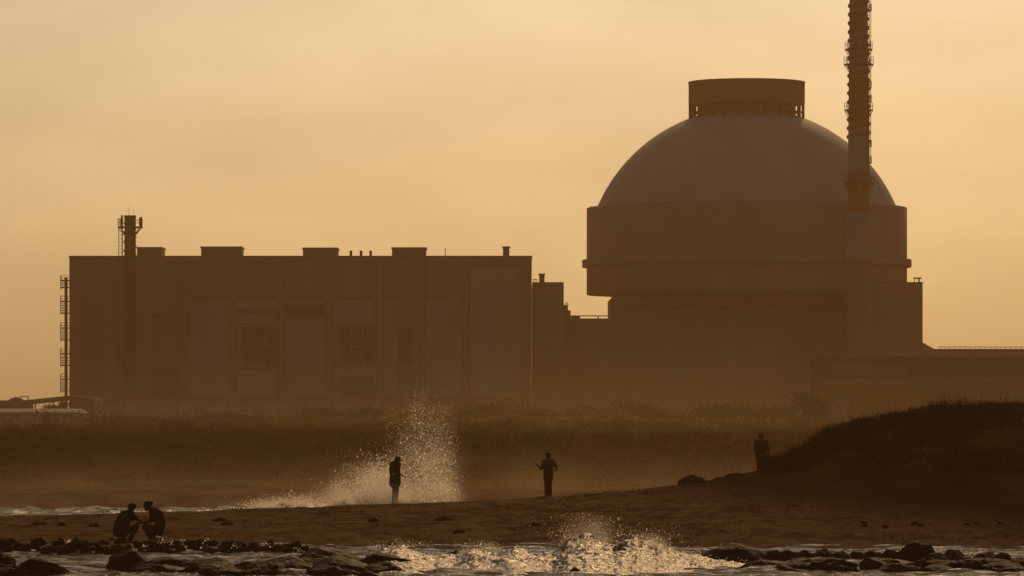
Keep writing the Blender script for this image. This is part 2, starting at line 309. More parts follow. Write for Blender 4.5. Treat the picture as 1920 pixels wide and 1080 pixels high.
pts = px_cloud(260, [(u, v, 5, 4, 1) for u, v in ((127,1014),(320,1018),(345,1014),(385,1016),(438,1022),(497,1020),(275,1026),(301,1012),(235,1058),(455,1056),(610,1062),(560,1030))], 139, .5)  # droplets added to give the wet rocks their glints
drops('shore_glint_drops', pts, rads(len(pts), .004, .7, .02), 'droplets added for glints among the rocks at the left water edge')
def ridge(name, u0, u1, du, top_tab, Dc, df, db, m, label, amp, kind='stuff', d0=0):
    uu = np.arange(u0, u1 + .1, du); ts = np.concatenate([np.linspace(-1, 0, 96), np.linspace(0, 1, 18)[1:]])
    V = []; FA = []
    for t in ts:
        for u in uu:
            y0 = Dc + .5 * math.sin(u * .011) + .35 * math.sin(u * .031)
            y = y0 + t * (df if t < 0 else db); x = (u - 960) / F * y
            zt = CZ - (lerp_tab(u, top_tab) - HV) * y0 / F
            prof = (1 + t) ** 1.0 if t < 0 else (1 - t) ** 1.6
            nz = noise.noise((x * .9, y * .7, 3)) * .9 + noise.noise((x * 2.6, y * 2.0, 5)) * .7 + noise.noise((x * 7, y * 5, 7)) * .42 + noise.noise((x * 15, y * 11, 1)) * .17
            z = -.12 + (zt + .12) * prof + amp * nz * (.35 + .65 * prof)
            cover = lerp_tab(u, [(640, .02), (760, .02), (880, .08), (960, .10), (1040, .04), (1060, -.16), (1250, -.17), (1330, -.06), (1440, 0)]) if name == 'breaking_wave' else .03
            FA.append((.30 * noise.noise((x * .75 + y * .3, y * .55, 50)) + .16 * noise.noise((x * 2.0, y * 1.1, 51)) - .06 if name == 'breaking_wave' else 0) + cover + (.14 if abs(t) < .10 else .14 - .5 * (abs(t) - .10) if t < 0 else .10) - (.03 if t < -.4 else 0))
            V.append((x + amp * .6 * noise.noise((x * 5, y * 5, 11)), y, z))
    nx = len(uu); jj, ii = np.meshgrid(np.arange(len(ts) - 1), np.arange(nx - 1), indexing='ij'); a = (jj * nx + ii).ravel()
    o = fast_obj(name, V, np.stack([a, a + 1, a + nx + 1, a + nx], 1), m, smooth=True)
    at = o.data.attributes.new('foam', 'FLOAT', 'POINT'); at.data.foreach_set('value', np.array(FA, dtype=np.float32))
    return tag(o, label, 'wave', kind=kind)
ridge('breaking_wave', 630, 1480, 1.5, FOAMTOP, 131, 12, 3.5, M['foam'], 'churning white foam of the wave breaking among the front rocks', .13)
SURF = [(-300,964),(0,960),(120,962),(250,958),(380,957),(440,955),(480,951),(530,945),(580,944),(620,942),(660,934),(700,930),(730,933),(780,938),(840,941),(862,948),(900,952)]
ridge('surf_line', -300, 900, 4.0, SURF, 199.5, 3, 4, M['foam'], 'low white surf line running behind the sand berm', .12)

# ------------------------------------------------------------------ mist of the broken wave (local, in the air above it)
def mist(name, cx, cy, cz, sx, sy, sz, dens, lobes, nscale, label, col=(.95, .86, .72)):
    b_ = MB().box(cx - sx, cx + sx, cy - sy, cy + sy, cz - sz, cz + sz); o = b_.build(name, None, loc=(cx, cy, cz)) if False else None
    m = bpy.data.materials.new(name); m.use_nodes = True; nt = m.node_tree; N, L = nt.nodes, nt.links; N.remove(N['Principled BSDF'])
    pv = N.new('ShaderNodeVolumePrincipled'); pv.inputs['Color'].default_value = (*col, 1); pv.inputs['Anisotropy'].default_value = .55; pv.inputs['Density'].default_value = 0
    tc = N.new('ShaderNodeTexCoord'); acc = None
    for (lx, ly, lz, rx, ry, rz, w) in lobes:
        mp = N.new('ShaderNodeMapping'); mp.vector_type = 'TEXTURE'; mp.inputs['Location'].default_value = (lx, ly, lz); mp.inputs['Scale'].default_value = (rx, ry, rz)
        L.new(tc.outputs['Object'], mp.inputs[0]); gr = N.new('ShaderNodeTexGradient'); gr.gradient_type = 'QUADRATIC_SPHERE'; L.new(mp.outputs[0], gr.inputs[0])
        mu = N.new('ShaderNodeMath'); mu.operation = 'MULTIPLY'; mu.inputs[1].default_value = w; L.new(gr.outputs['Fac'], mu.inputs[0])
        if acc:
            a = N.new('ShaderNodeMath'); a.operation = 'ADD'; L.new(acc.outputs[0], a.inputs[0]); L.new(mu.outputs[0], a.inputs[1]); acc = a
        else: acc = mu
    nz = N.new('ShaderNodeTexNoise'); nz.inputs['Scale'].default_value = nscale; nz.inputs['Detail'].default_value = 5; L.new(tc.outputs['Object'], nz.inputs[0])
    mr = N.new('ShaderNodeMapRange'); mr.inputs[1].default_value = .38; mr.inputs[2].default_value = .66; L.new(nz.outputs['Fac'], mr.inputs[0])
    mu = N.new('ShaderNodeMath'); mu.operation = 'MULTIPLY'; L.new(acc.outputs[0], mu.inputs[0]); L.new(mr.outputs[0], mu.inputs[1])
    m2 = N.new('ShaderNodeMath'); m2.operation = 'MULTIPLY'; m2.inputs[1].default_value = dens; L.new(mu.outputs[0], m2.inputs[0])
    L.new(m2.outputs[0], pv.inputs['Density']); L.new(pv.outputs[0], N['Material Output'].inputs['Volume'])
    bb = MB().box(cx - sx, cx + sx, cy - sy, cy + sy, cz - sz, cz + sz)
    o = bb.build(name, m, loc=(cx, cy, cz)); return tag(o, label, 'mist', kind='stuff')
def W(u, v, D, c): p = P(u, v, D); return (p.x - c[0], p.y - c[1], p.z - c[2])
c0 = P(740, 880, 199.5)
lob = []
for (u, v, ru, rv, w) in [(800,870,85,120,.35),(700,920,95,60,1.6),(770,940,120,50,1.2),(640,935,80,32,.9),(545,948,90,22,.7),(825,915,50,70,.7)]:
    k = 199.5 / F; lob.append((*W(u, v, 199.5, c0), ru * k * 1.15, 2.6, rv * k * 1.15, w))
lob.append((*W(735, 938, 194.3, c0), .95, 1.2, .85, 1.5))
mist('spray_mist', c0.x, c0.y, c0.z, 7.2, 6.6, 4.2, .9, lob, 1.1, 'pale mist hanging around the wave that breaks behind the berm')
c1 = P(1130, 1020, 129.8); k = 131 / F
lob = [(*W(1105, 1030, 129.8, c1), 70 * k, .9, 40 * k, 1.4), (*W(1215, 1034, 129.8, c1), 55 * k, .9, 38 * k, 1.2), (*W(1105, 1000, 130.4, c1), 65 * k, .9, 45 * k, .25), (*W(900, 1040, 130, c1), 60 * k, .8, 30 * k, .4)]
c3 = P(960, 790, 560)
mist('ground_mist', c3.x, c3.y, c3.z, 190, 330, 16, .0015, [(0, 0, -4, 190, 330, 16, 1.0)], .012, 'low brown mist hanging before the foot of the plant', (.95, .70, .40))
c2 = P(960, 905, 230); lob2 = [(0, 0, -1.4, 60, 30, 3.8, 1.0)]
lob2.append((0, -16, -2.0, 60, 17, 2.3, 1.3))
mist('surf_mist', c2.x, c2.y, c2.z, 60, 34, 4.2, .036, lob2, .12, 'thin low mist drifting over the surf behind the berm', (.95, .70, .40))
c1 = P(1130, 1015, 131); k = 131 / F
mist('foam_mist', c1.x, c1.y, c1.z, 4.0, 1.1, 1.0, 3.4, lob, 2.2, 'soft mist above the front breaking wave')

# ------------------------------------------------------------------ buildings
GZ = 2.6
def ground_row(D): return HV + (CZ - GZ) * F / D
def pole(mb, u0, v0, u1, v1, D, r=.05): mb.tube([P(u0, v0, D), P(u1, v1, D)], r, 6); return mb

# turbine hall
D = 815; g0 = ground_row(D) + 4
t = thing('turbine_hall', 'long flat-roofed concrete turbine hall with four roof boxes', 'building', (P(560, g0, D).x, D, GZ))
MB().pbox(130, 997, 483, g0, D, 46).build('wall', M['cladding_dark'], t)
MB().pbox(129, 998, 479.5, 483, D - .35, 46.7).build('parapet', M['roofing'], t)
for a, b, v in [(257, 303, 463), (377, 452, 462), (568, 632, 464), (735, 798, 463.5)]:
    o = MB().pbox(a, b, v + 3, 480, D + 8, 8).build('roof_vent', M['roofing'], t)
    MB().pbox(a - 1.5, b + 1.5, v, v + 3, D + 7.7, 8.6).build('cap', M['roofing'], o)
for u in (658, 677, 695): MB().tube([P(u, 481, D + 6), P(u, 470, D + 6)], .22, 10).build('vent_pipe', M['steel'], t)
for u, v in ((835, 465), (452.8, 474)): MB().tube([P(u, 481, D + 4), P(u, v, D + 4)], .07, 6).build('antenna', M['steel'], t)
x = MB(); x.tube([P(949, 481, D + 10), P(949, 462, D + 10)], .5, 12); x.tube([P(949, 466, D + 10), P(949, 462, D + 10)], .62, 12); x.build('exhaust_pipe', M['steel'], t)
for u in (347, 437, 527, 618, 712, 790, 873, 984):
    MB().pbox(u - 5, u + 5, 484, g0, D - .6, .58).build('pilaster', M['cladding_dark'], t)
for a, b, v0, v1 in [(354, 430, 562, 742), (444, 520, 562, 606), (444, 451, 610, 690), (444, 520, 692, 745), (534, 611, 595, 745), (534, 611, 562, 571), (625, 705, 562, 604), (625, 705, 692, 720), (719, 744, 562, 745), (778, 784, 562, 745), (797, 866, 560, 745), (882, 978, 500, 745)]:
    MB().pbox(a, b, v0, v1, D - .12, .118).build('cladding_panel', M['cladding_pale'], t)
def window(a, b, v0, v1, cols, rows):
    w = MB().pbox(a, b, v0, v1, D - .05, .049).build('window', M['glass'], t)
    f = MB(); f.pbox(a - 2, a, v0 - 2, v1 + 2, D - .2, .19); f.pbox(b, b + 2, v0 - 2, v1 + 2, D - .2, .19); f.pbox(a, b, v0 - 2, v0, D - .2, .19); f.pbox(a, b, v1, v1 + 2, D - .2, .19)
    for i in range(1, cols): u = a + (b - a) * i / cols; f.pbox(u - 1.0, u + 1.0, v0, v1, D - .18, .125)
    for i in range(1, rows): v = v0 + (v1 - v0) * i / rows; f.pbox(a, b, v - 1.2, v + 1.2, D - .16, .105)
    f.build('frame', M['cladding_pale'], w)
window(454, 518, 612, 686, 3, 2); window(637, 702, 612, 686, 3, 2); window(748, 773, 614, 686, 1, 2)
for a, b, v0, v1 in [(444, 518, 577, 589), (540, 606, 577, 591), (364, 428, 555, 560), (450, 512, 555, 560), (540, 606, 555, 560), (630, 700, 555, 560)]:
    l = MB()
    for i in range(4):
        q = (v1 - v0) / 4; l.pbox(a, b, v0 + q * i, v0 + q * (i + .7), D - .3, .17)
    l.build('louvre', M['steel'], t)
MB().pbox(285, 338, 588, 612, D - .3, .28).build('louvre', M['steel'], t)
MB().pbox(640, 700, 705, 745, D - .25, .24).build('door', M['steel'], t)
MB().pbox(285, 336, 690, g0, D - .25, .24).build('door', M['steel'], t)
# ladder with caged landings on its left side
x = MB(); pole(x, 124.5, 520, 124.5, g0, D + 3, .22); pole(x, 121.5, 520, 121.5, g0, D + 3, .06)
sl = x.build('escape_ladder', M['steel'], t)
for v in (540, 588, 638, 686, 734):
    x = MB(); hh = 24 if v == 540 else 33
    x.pbox(113.5, 130, v - 2, v, D + 2.2, 1.6); x.pbox(113.5, 130, v - hh + 9, v - hh + 11, D + 2.2, 1.6)
    for dy in (2.3, 3.7):
        pole(x, 114, v - hh, 114, v + 2, D + dy, .09); pole(x, 117, v - hh + 8, 117, v, D + dy, .04); pole(x, 119.5, v - hh + 8, 119.5, v, D + dy, .04)
        for q in (hh, hh - 5, 15, 10, 6): pole(x, 114, v - q, 130, v - q, D + dy, .045)
    x.build('landing', M['steel'], sl)

# annex
D = 818; g0 = ground_row(D) + 4
t = thing('concrete_annex', 'narrow lower annex against the right end of the turbine hall', 'building', (P(1027, g0, D).x, D, GZ))
MB().pbox(998.5, 1057, 529, g0, D, 30).build('wall', M['cladding_dark'], t)
MB().pbox(1004, 1040, 540, 645, D - .12, .11).build('cladding_panel', M['concrete'], t)
MB().pbox(1006, 1052, 690, 705, D - .2, .19).build('louvre', M['steel'], t)
x = MB(); x.tube([P(1016, 530, D + 5), P(1016, 514, D + 5)], .42, 12); x.tube([P(1016, 517, D + 5), P(1016, 513, D + 5)], .52, 12); x.build('exhaust_pipe', M['steel'], t)
x = MB(); [pole(x, u, 529, u, 523, D + 1, .05) for u in (999.5, 1003, 1007)]; pole(x, 999.5, 524, 1007, 524, D + 1, .05); x.build('railing', M['steel'], t)
x = MB(); x.pbox(1057.3, 1065, 572, g0, D + 3, 12); x.pbox(1065, 1070, 582, g0, D + 3.5, 11); x.build('stair_block', M['cladding_dark'], t)
x = MB(); pole(x, 1061, 572, 1061, 567, D + 6, .07); pole(x, 1064.5, 573, 1064.5, 568, D + 6, .07); pole(x, 1061, 568, 1064.5, 568, D + 6, .05); x.build('railing', M['steel'], t)

# link building
D = 828; g0 = ground_row(D) + 4
t = thing('link_building', 'low plain link building between annex and reactor with a roof rail', 'building', (P(1105, g0, D).x, D, GZ))
MB().pbox(1070.3, 1152, 597, g0, D, 24).build('wall', M['concrete'], t)
x = MB(); x.pbox(1070.3, 1160, 591.3, 593.2, D + 1, .25)
for u in (1076, 1086.5, 1121.5, 1158): x.pbox(u - 1, u + 1, 593.2, 597, D + 1, .2)
x.pbox(1070.3, 1087, 593.2, 597, D + 1.3, .2); x.build('railing', M['steel'], t)

# reactor building
DC = 850; cx = P(1400, 0, DC).x; k = DC / F; zz = lambda v: CZ - (v - HV) * k
t = thing('reactor_building', 'round reactor building with a pale dome and a tank on top', 'building', (cx, DC, GZ))
c = (cx, DC)
MB().lathe(c, [(.1, zz(553)), (299.5 * k, zz(553)), (300 * k, zz(550)), (300 * k, zz(501.5))], 128).build('lower_drum', M['concrete'], t)
MB().lathe(c, [(300 * k, zz(487.5)), (300 * k, zz(391)), (298 * k, zz(390)), (284 * k, zz(390)), (284 * k, zz(391.5)), (276 * k, zz(391.5))], 128).build('upper_drum', M['concrete'], t)
MB().lathe(c, [(300 * k, zz(501.5)), (308 * k, zz(501.5)), (308.5 * k, zz(500)), (308.5 * k, zz(488.5)), (308 * k, zz(487.5)), (300 * k, zz(487.5))], 128).build('ring_ledge', M['concrete'], t)
dome = []; Rr, d = 304.0, 118.0
for i in range(33):
    a0 = math.atan2(d, 280.0); a1 = math.radians(86); a = a0 + (a1 - a0) * i / 32
    dome.append((Rr * math.cos(a) * k, zz(388.5) + (Rr * math.sin(a) - d) * k))
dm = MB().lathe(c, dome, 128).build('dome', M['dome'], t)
x = MB()
for a in (0, .25, math.pi, math.pi + .3, math.pi - .28, 4.2, 5.1):
    q = (cx + 291 * k * math.cos(a), DC + 291 * k * math.sin(a)); MB().tube([(q[0], q[1], zz(391)), (q[0], q[1], zz(386.5))], .12, 6).build('lightning_rod', M['steel'], t)
x = MB(); x.lathe(c, [(86 * k, zz(226)), (86 * k, zz(196))], 64); x.build('tank_drum', M['concrete'], t)
x = MB(); x.lathe(c, [(86 * k, zz(196.5)), (108.5 * k, zz(196.5)), (109 * k, zz(195)), (109 * k, zz(156.5)), (109.8 * k, zz(156)), (109.8 * k, zz(154)), (105 * k, zz(153)), (.1, zz(151.5))], 96); tk = x.build('water_tank', M['concrete'], t)
for a in np.linspace(0, 2 * math.pi, 24, endpoint=False) + .065:
    q = lambda rr: (cx + rr * k * math.cos(a), DC + rr * k * math.sin(a))
    x = MB(); x.tube([(*q(106.5), zz(228)), (*q(106.5), zz(196))], .24, 8); x.tube([(*q(97), zz(226)), (*q(97), zz(196))], .16, 8); x.tube([(*q(86), zz(211)), (*q(106), zz(211))], .1, 6); x.build('column', M['steel'], t)
g0 = ground_row(832) + 4
MB().pbox(1148, 1604, 556, g0, 832, 40).build('base_block', M['concrete'], t)
MB().pbox(1604.3, 1730, 531, g0, 815, 50).build('side_tower', M['concrete'], t)
MB().pbox(1603.5, 1731, 528.8, 531, 814.7, 50.6).build('parapet', M['roofing'], t)
x = MB(); pole(x, 1723, 529, 1723, 521.5, 818, .14); pole(x, 1714.5, 529, 1714.5, 522, 818, .06); pole(x, 1713, 521.5, 1728, 521.5, 818, .13); x.build('antenna', M['steel'], t)
for a, b, v0, v1 in [(1190, 1250, 600, 640), (1300, 1385, 600, 640), (1230, 1275, 612, 640), (1440, 1560, 600, 640)][:0]: pass
for u in (1228, 1318, 1410, 1502, 1588): MB().pbox(u - 4, u + 4, 558, g0, 831.6, .38).build('pilaster', M['concrete'], t)
for u in (1195, 1285, 1365, 1455, 1545): MB().pbox(u - 22, u + 22, 572, 580, 831.85, .14).build('louvre', M['steel'], t)

# right low service building behind + front
D = 812; g0 = ground_row(D) + 4
t = thing('service_building', 'long low building right of the reactor with railed flat roof', 'building', (P(1850, g0, D).x, D, GZ))
MB().pbox(1731.5, 2400, 657, g0, D, 30).build('wall', M['concrete'], t)
MB().pbox(1752, 2401, 654.2, 657, D - .3, 30.5).build('roof', M['roofing'], t)
a, b, c_ = P(1731.5, 643, D), P(1731.5, 657, D), P(1754, 655.5, D)
x = MB(); x.add([(a.x, D, a.z), (b.x, D, b.z), (c_.x, D, b.z), (c_.x, D, c_.z), (a.x, D + 14, a.z), (b.x, D + 14, b.z), (c_.x, D + 14, b.z), (c_.x, D + 14, c_.z)], [(0,1,2,3),(7,6,5,4),(0,3,7,4),(3,2,6,7),(0,4,5,1),(1,5,6,2)]); x.build('lean_to', M['concrete'], t)
x = MB()
for u in np.arange(1762, 2390, 9.5): pole(x, u, 654.2, u, 649.6, D + .2, .035)
pole(x, 1760, 650, 2390, 650, D + .2, .035); pole(x, 1760, 652, 2390, 652, D + .2, .03); x.build('railing', M['steel'], t)
D = 700; g0 = ground_row(D) + 5
t = thing('banded_block', 'dark two-tier block with pale bands in front of the reactor', 'building', (P(1740, g0, D).x, D, GZ))
MB().pbox(1545, 2400, 672, g0, D, 30).build('wall', M['block_dark'], t)
MB().pbox(1543, 2402, 669, 672, D - .4, 30.8).build('roof', M['block_dark'], t)
MB().pbox(1561, 1700, 682, 706, D - .15, .14).build('cladding_panel', M['block_pale'], t)
MB().pbox(1545, 2400, 708, 719, D - .25, .24).build('ledge', M['block_pale'], t)
for u in np.arange(1712, 2380, 46): MB().pbox(u, u + 34, 684, 702, D - .1, .09).build('window', M['glass'], t)
MB().pbox(1560, 1600, 735, g0, D - .2, .19).build('door', M['steel'], t)

# red-white vent stack
D = 772; k = D / F; cx = P(1610, 0, D).x
t = thing('vent_stack', 'tall red and white banded vent stack in front of the dome', 'chimney', (cx, D, GZ))
zt = lambda v: CZ - (v - HV) * k
edges = [ground_row(D) + 4, 655, 570, 485, 400, 318, 232, 145, 58, -30, -115, -190]
rad = lambda v: (17 + 5 * max(0, v) / 480) * k if v < 485 else 22.2 * k
for i in range(len(edges) - 1):
    a, b = edges[i], edges[i + 1]
    x = MB().lathe((cx, D), [(rad(a), zt(a)), (rad(b), zt(b) )], 40)
    x.build('shaft_band' if i > 2 else 'shaft_base', M['concrete'] if i < 3 else M['white'] if i % 2 else M['red'], t)
pts = []; pitch = 16.4
for i in range(int(27 * 20)):
    v = 265 - i * pitch / 20; a = 2 * math.pi * i / 20; pts.append((cx + (rad(v) - .02) * math.cos(a), D + (rad(v) - .02) * math.sin(a), zt(v)))
MB().tube(pts, .30, 8).build('strake', M['red'], t)
for v, w in ((92, 26), (120, 28), (206, 27), (343, 29)):
    x = MB().ring((cx, D), rad(v), w * k, zt(v + 2), zt(v), 20); pf = x.build('platform', M['steel'], t)
    x = MB()
    for a in np.linspace(0, 2 * math.pi, 10, endpoint=False):
        e = Vector((math.cos(a), math.sin(a), 0)); q = Vector((cx, D, 0))
        x.tube([q + e * (w - .6) * k + Vector((0, 0, zt(v))), q + e * (w - .6) * k + Vector((0, 0, zt(v - 13)))], .05, 6)
        x.tube([q + e * (w - 1) * k + Vector((0, 0, zt(v + 2))), q + e * rad(v) + Vector((0, 0, zt(v + 15)))], .06, 6)
    for dz in (13, 7): x.lathe((cx, D), [((w - .8) * k, zt(v - dz)), ((w - .4) * k, zt(v - dz - .5))], 20)
    x.build('railing', M['steel'], pf)
x = MB()
for du in (19.5, 22.5): x.tube([(cx + du * k, D - .3, zt(308)), (cx + du * k, D - .3, zt(-180))], .05, 6)
for v in np.arange(-178, 308, 5.2): x.tube([(cx + 19.5 * k, D - .3, zt(v)), (cx + 22.5 * k, D - .3, zt(v))], .035, 5); 
for v in np.arange(-178, 308, 9): x.tube([(cx + 17 * k, D - .3, zt(v)), (cx + 20 * k, D - .3, zt(v))], .05, 5)
ld = x.build('ladder', M['steel'], t)
for v in (20, 164, 190, 274, 305):
    x = MB(); x.box(cx + 17.5 * k, cx + 23.5 * k, D - .9, D + .5, zt(v + 1.6), zt(v))
    for du in (18, 20.6, 23.2):
        x.tube([(cx + du * k, D - .85, zt(v)), (cx + du * k, D - .85, zt(v - 11))], .045, 5)
    for dv in (11, 6): x.tube([(cx + 18 * k, D - .85, zt(v - dv)), (cx + 23.2 * k, D - .85, zt(v - dv))], .045, 5)
    x.build('landing', M['steel'], ld)

# small stack before the turbine hall
D = 806; k = D / F; cx = P(244, 0, D).x; zt = lambda v: CZ - (v - HV) * k; g0 = ground_row(D) + 4
t = thing('exhaust_stack', 'short dark stack with a railed platform in front of turbine hall', 'chimney', (cx, D, GZ))
MB().lathe((cx, D), [(12.6 * k, zt(g0)), (10.8 * k, zt(470)), (10.6 * k, zt(408)), (11.6 * k, zt(407)), (11.6 * k, zt(404)), (.1, zt(404))], 32).build('shaft', M['stack_dark'], t)
x = MB(); pts = []
for i in range(64):
    v = 478 - i * 66 / 63; a = 2 * math.pi * i / 16; pts.append((cx + 10.9 * k * math.cos(a), D + 10.9 * k * math.sin(a), zt(v)))
MB().tube(pts, .13, 6).build('strake', M['concrete'], t)
x = MB().ring((cx, D), 10.6 * k, 23.5 * k, zt(427.5), zt(425), 20); pf = x.build('platform', M['steel'], t)
x = MB()
for a in np.linspace(0, 2 * math.pi, 10, endpoint=False):
    e = Vector((math.cos(a), math.sin(a), 0)); q = Vector((cx, D, 0))
    x.tube([q + e * 22.6 * k + Vector((0, 0, zt(425))), q + e * 22.6 * k + Vector((0, 0, zt(409)))], .07, 6)
    x.tube([q + e * 22.5 * k + Vector((0, 0, zt(427))), q + e * 11 * k + Vector((0, 0, zt(440)))], .06, 6)
for dv in (413, 418): x.lathe((cx, D), [(22.5 * k, zt(dv)), (22.9 * k, zt(dv - .6))], 20)
x.tube([(cx + 21 * k, D - 1, zt(425)), (cx + 21 * k, D - 1, zt(407))], .16, 8); x.tube([(cx - 14.5 * k, D - 1, zt(425)), (cx - 14.5 * k, D - 1, zt(404))], .16, 8)
x.build('railing', M['steel'], pf)
x = MB()
for du in (-14, -20.5): x.tube([(cx + du * k, D - 1, zt(700)), (cx + du * k, D - 1, zt(426))], .06 if du < -15 else .1, 6)
for v in np.arange(428, 700, 6.6): x.tube([(cx - 14 * k, D - 1, zt(v)), (cx - 20.5 * k, D - 1, zt(v))], .035, 5)
for v in np.arange(440, 700, 16): x.tube([(cx - 10 * k, D - 1, zt(v)), (cx - 14 * k, D - 1, zt(v))], .07, 5)
x.build('ladder', M['steel'], t)
for du, v in ((-2, 388), (7, 392)): MB().tube([(cx + du * k, D, zt(404)), (cx + du * k, D, zt(v))], .035, 5).build('lightning_rod', M['steel'], t)

# perimeter wall, canopy shed and pale-roofed hut on the left
D = 745; g0 = ground_row(D) + 6
t = thing('perimeter_wall', 'long pale perimeter wall along the foot of turbine hall', 'wall', (P(450, g0, D).x, D, GZ))
MB().pbox(180, 722, 753, g0, D, .4).build('wall_panel', M['cladding_pale'], t)
MB().pbox(178, 724, 749.5, 753, D - .1, .6).build('coping', M['concrete'], t)
for u in np.arange(185, 722, 48.5): MB().pbox(u - 2.5, u + 2.5, 751, g0, D - .15, .14).build('pier', M['concrete'], t)
D = 720; g0 = ground_row(D) + 6
t = thing('canopy_shed', 'dark sloping-roofed canopy left of the turbine hall', 'shed', (P(40, g0, D).x, D, GZ))
a, b, c_ = P(-260, 753, D), P(128, 741.5, D), P(176, 745, D); x = MB(); th = .55
prof = [(-260, 752), (45, 750.5), (128, 742), (178, 745.5)]
vs = []
for y in (D, D + 12):
    for dz in (0, -th):
        for u, v in prof: p = P(u, v, D); vs.append((p.x, y, p.z + dz))
n4 = 4; fs = []
for i in range(3): fs += [(i, i + 1, 4 + i + 1, 4 + i)[::-1], (8 + i, 8 + i + 1, 12 + i + 1, 12 + i), (i, i + 1, 8 + i + 1, 8 + i), (4 + i, 12 + i, 12 + i + 1, 4 + i + 1)]
fs += [(0, 4, 12, 8), (3, 11, 15, 7)]
x.add(vs, fs).build('roof', M['roofing'], t)
MB().pbox(-255, 62, 756, g0, D + 9, .5).build('back_wall', M['cladding_dark'], t)
MB().pbox(-255, 62, 757.5, 763, D + .5, .4).build('beam', M['steel'], t)
for u in (8, 66, 100, 133, 172): MB().pbox(u - 1.2, u + 1.2, 748 if u > 90 else 755.5, g0, D + 1, .25).build('post', M['steel'], t)
x = MB(); p = P(24, 750, D); x.lathe((p.x, D + 5), [(1.1, p.z - .2), (.9, p.z + .2), (.1, p.z + .45)], 16); x.build('roof_vent', M['roofing'], t)
x = MB(); pole(x, 38, 750, 38, 743.5, D + 3, .07); pole(x, 53, 750, 53, 743.5, D + 3, .07); pole(x, 38, 743.5, 53, 743.5, D + 3, .07); x.build('roof_frame', M['steel'], t)
D = 690; g0 = ground_row(D) + 6
t = thing('pale_roofed_hut', 'long low hut with a pale sheet roof below dark canopy', 'building', (P(60, g0, D).x, D, GZ))
MB().pbox(-200, 158, 772, g0, D, 7).build('wall', M['concrete'], t)
x = MB(); pr = [(-.6, 773), (1.2, 768.5), (3.5, 766.2), (5.8, 768.5), (7.6, 773)]; vs = []
for u in (-204, 148):
    for dy, v in pr: p = P(u, v, D); vs.append((p.x, D + dy, p.z))
for u in (-204, 162):
    for dy, v in pr: p = P(u, 774.5, D); vs.append((p.x, D + dy, p.z))
x.add(vs, [(i, i + 1, 5 + i + 1, 5 + i)[::-1] for i in range(4)] + [(5 + i, 6 + i, 16 + i, 15 + i)[::-1] for i in range(4)] + [(10, 15, 5, 0), (4, 9, 19, 14), (14, 19, 15, 10)]); x.build('roof', M['pale_roof'], t)
for u in (20, 75, 118): MB().pbox(u, u + 16, 776.5, 784, D - .1, .09).build('window', M['glass'], t)

# ------------------------------------------------------------------ vegetation
def leaf_quads(cent, size, flat=.5):
    n = len(cent); c = np.asarray(cent, dtype=np.float32)
    a = rng.normal(size=(n, 3)); a /= np.linalg.norm(a, axis=1)[:, None]; b = rng.normal(size=(n, 3)); b -= a * (a * b).sum(1)[:, None]; b /= np.linalg.norm(b, axis=1)[:, None]
    s = (size * (.6 + .8 * rng.random(n)))[:, None] if np.isscalar(size) else np.asarray(size)[:, None]
    V = np.stack([c - a * s, c - b * s * flat, c + a * s, c + b * s * flat], 1).reshape(-1, 3)
    return V, np.arange(4 * n).reshape(n, 4)
def tree(u, D, top_v, w_px, label, group):
    x0 = P(u, 0, D).x; zb = gz(x0, D) - .05; zt_ = P(u, top_v, D).z; H = zt_ - zb; Wd = w_px * D / F
    t = thing('scrub_tree', label, 'tree', (x0, D, zb), group)
    mb = MB(); lean = random.uniform(-.3, .3); top = Vector((x0 + lean, D, zb + H * .5))
    mb.tube([(x0, D, zb - .2), (x0 + lean * .4, D, zb + H * .25), top], [.16, .13, .09], 8)
    cents = []
    for i in range(11):
        a = random.uniform(0, 6.28); r_ = math.sqrt(random.random()); p = Vector((x0 + Wd * r_ * math.cos(a) * .85, D + Wd * .8 * r_ * math.sin(a), zb + H * (.88 - .45 * r_ ** 2) * random.uniform(.75, 1)))
        mb.tube([top * .6 + Vector((x0, D, zb + H * .2)) * .4, (top + p) / 2 + Vector((0, 0, .15)), p], [.07, .05, .025], 5); cents.append(p)
    mb.build('trunk', M['bark'], t)
    L_ = []
    for p in cents:
        n_ = 120; q = rng.normal(size=(n_, 3)) * np.array([Wd * .22, Wd * .22, H * .11]) + np.array(p); q[:, 2] = np.clip(q[:, 2], zb + .1, zt_ + .05); L_.append(q)
    V, Fq = leaf_quads(np.concatenate(L_), .17)
    fast_obj('crown', V, Fq, M['tree_leaf'], t, loc=(x0, D, zb))
TR = [(905,640,756,42,'wide scrub tree left of the annex foot'),(955,655,754,45,'broad scrub tree below the annex'),(1010,630,770,36,'low scrub tree right of the broad one below the annex'),
      (1110,650,764,34,'small scrub tree below the link building'),(1185,620,751,44,'tall scrub tree below the left side of reactor base'),(1240,640,768,34,'short scrub tree just right of the tall reactor-side tree'),
      (1330,610,762,36,'scrub tree below the middle of the reactor dome'),(1390,600,753,46,'wide scrub tree left of the dark banded block'),(1450,620,758,38,'narrow scrub tree next to the wide one by the banded block'),(1510,580,740,32,'scrub tree at the left corner of banded block'),
      (600,650,768,44,'scrub tree under the left large hall window'),(680,640,764,40,'scrub tree under the right large hall window'),(420,660,775,50,'low spreading scrub tree before the perimeter wall'),(800,650,772,46,'scrub tree behind the top of the spray plume'),
      (95,705,757,26,'leafy bush tree under the open end of canopy shed'),(118,708,752,14,'slim bush tree at the canopy shed end post'),(255,640,782,40,'low scrub tree in front of the exhaust stack foot')]
for u, D, v, w, lb in TR: tree(u, D, v - (3 if u > 400 else 0), w * (1.3 if u > 400 else 1), lb, 'scrub trees along the plant')
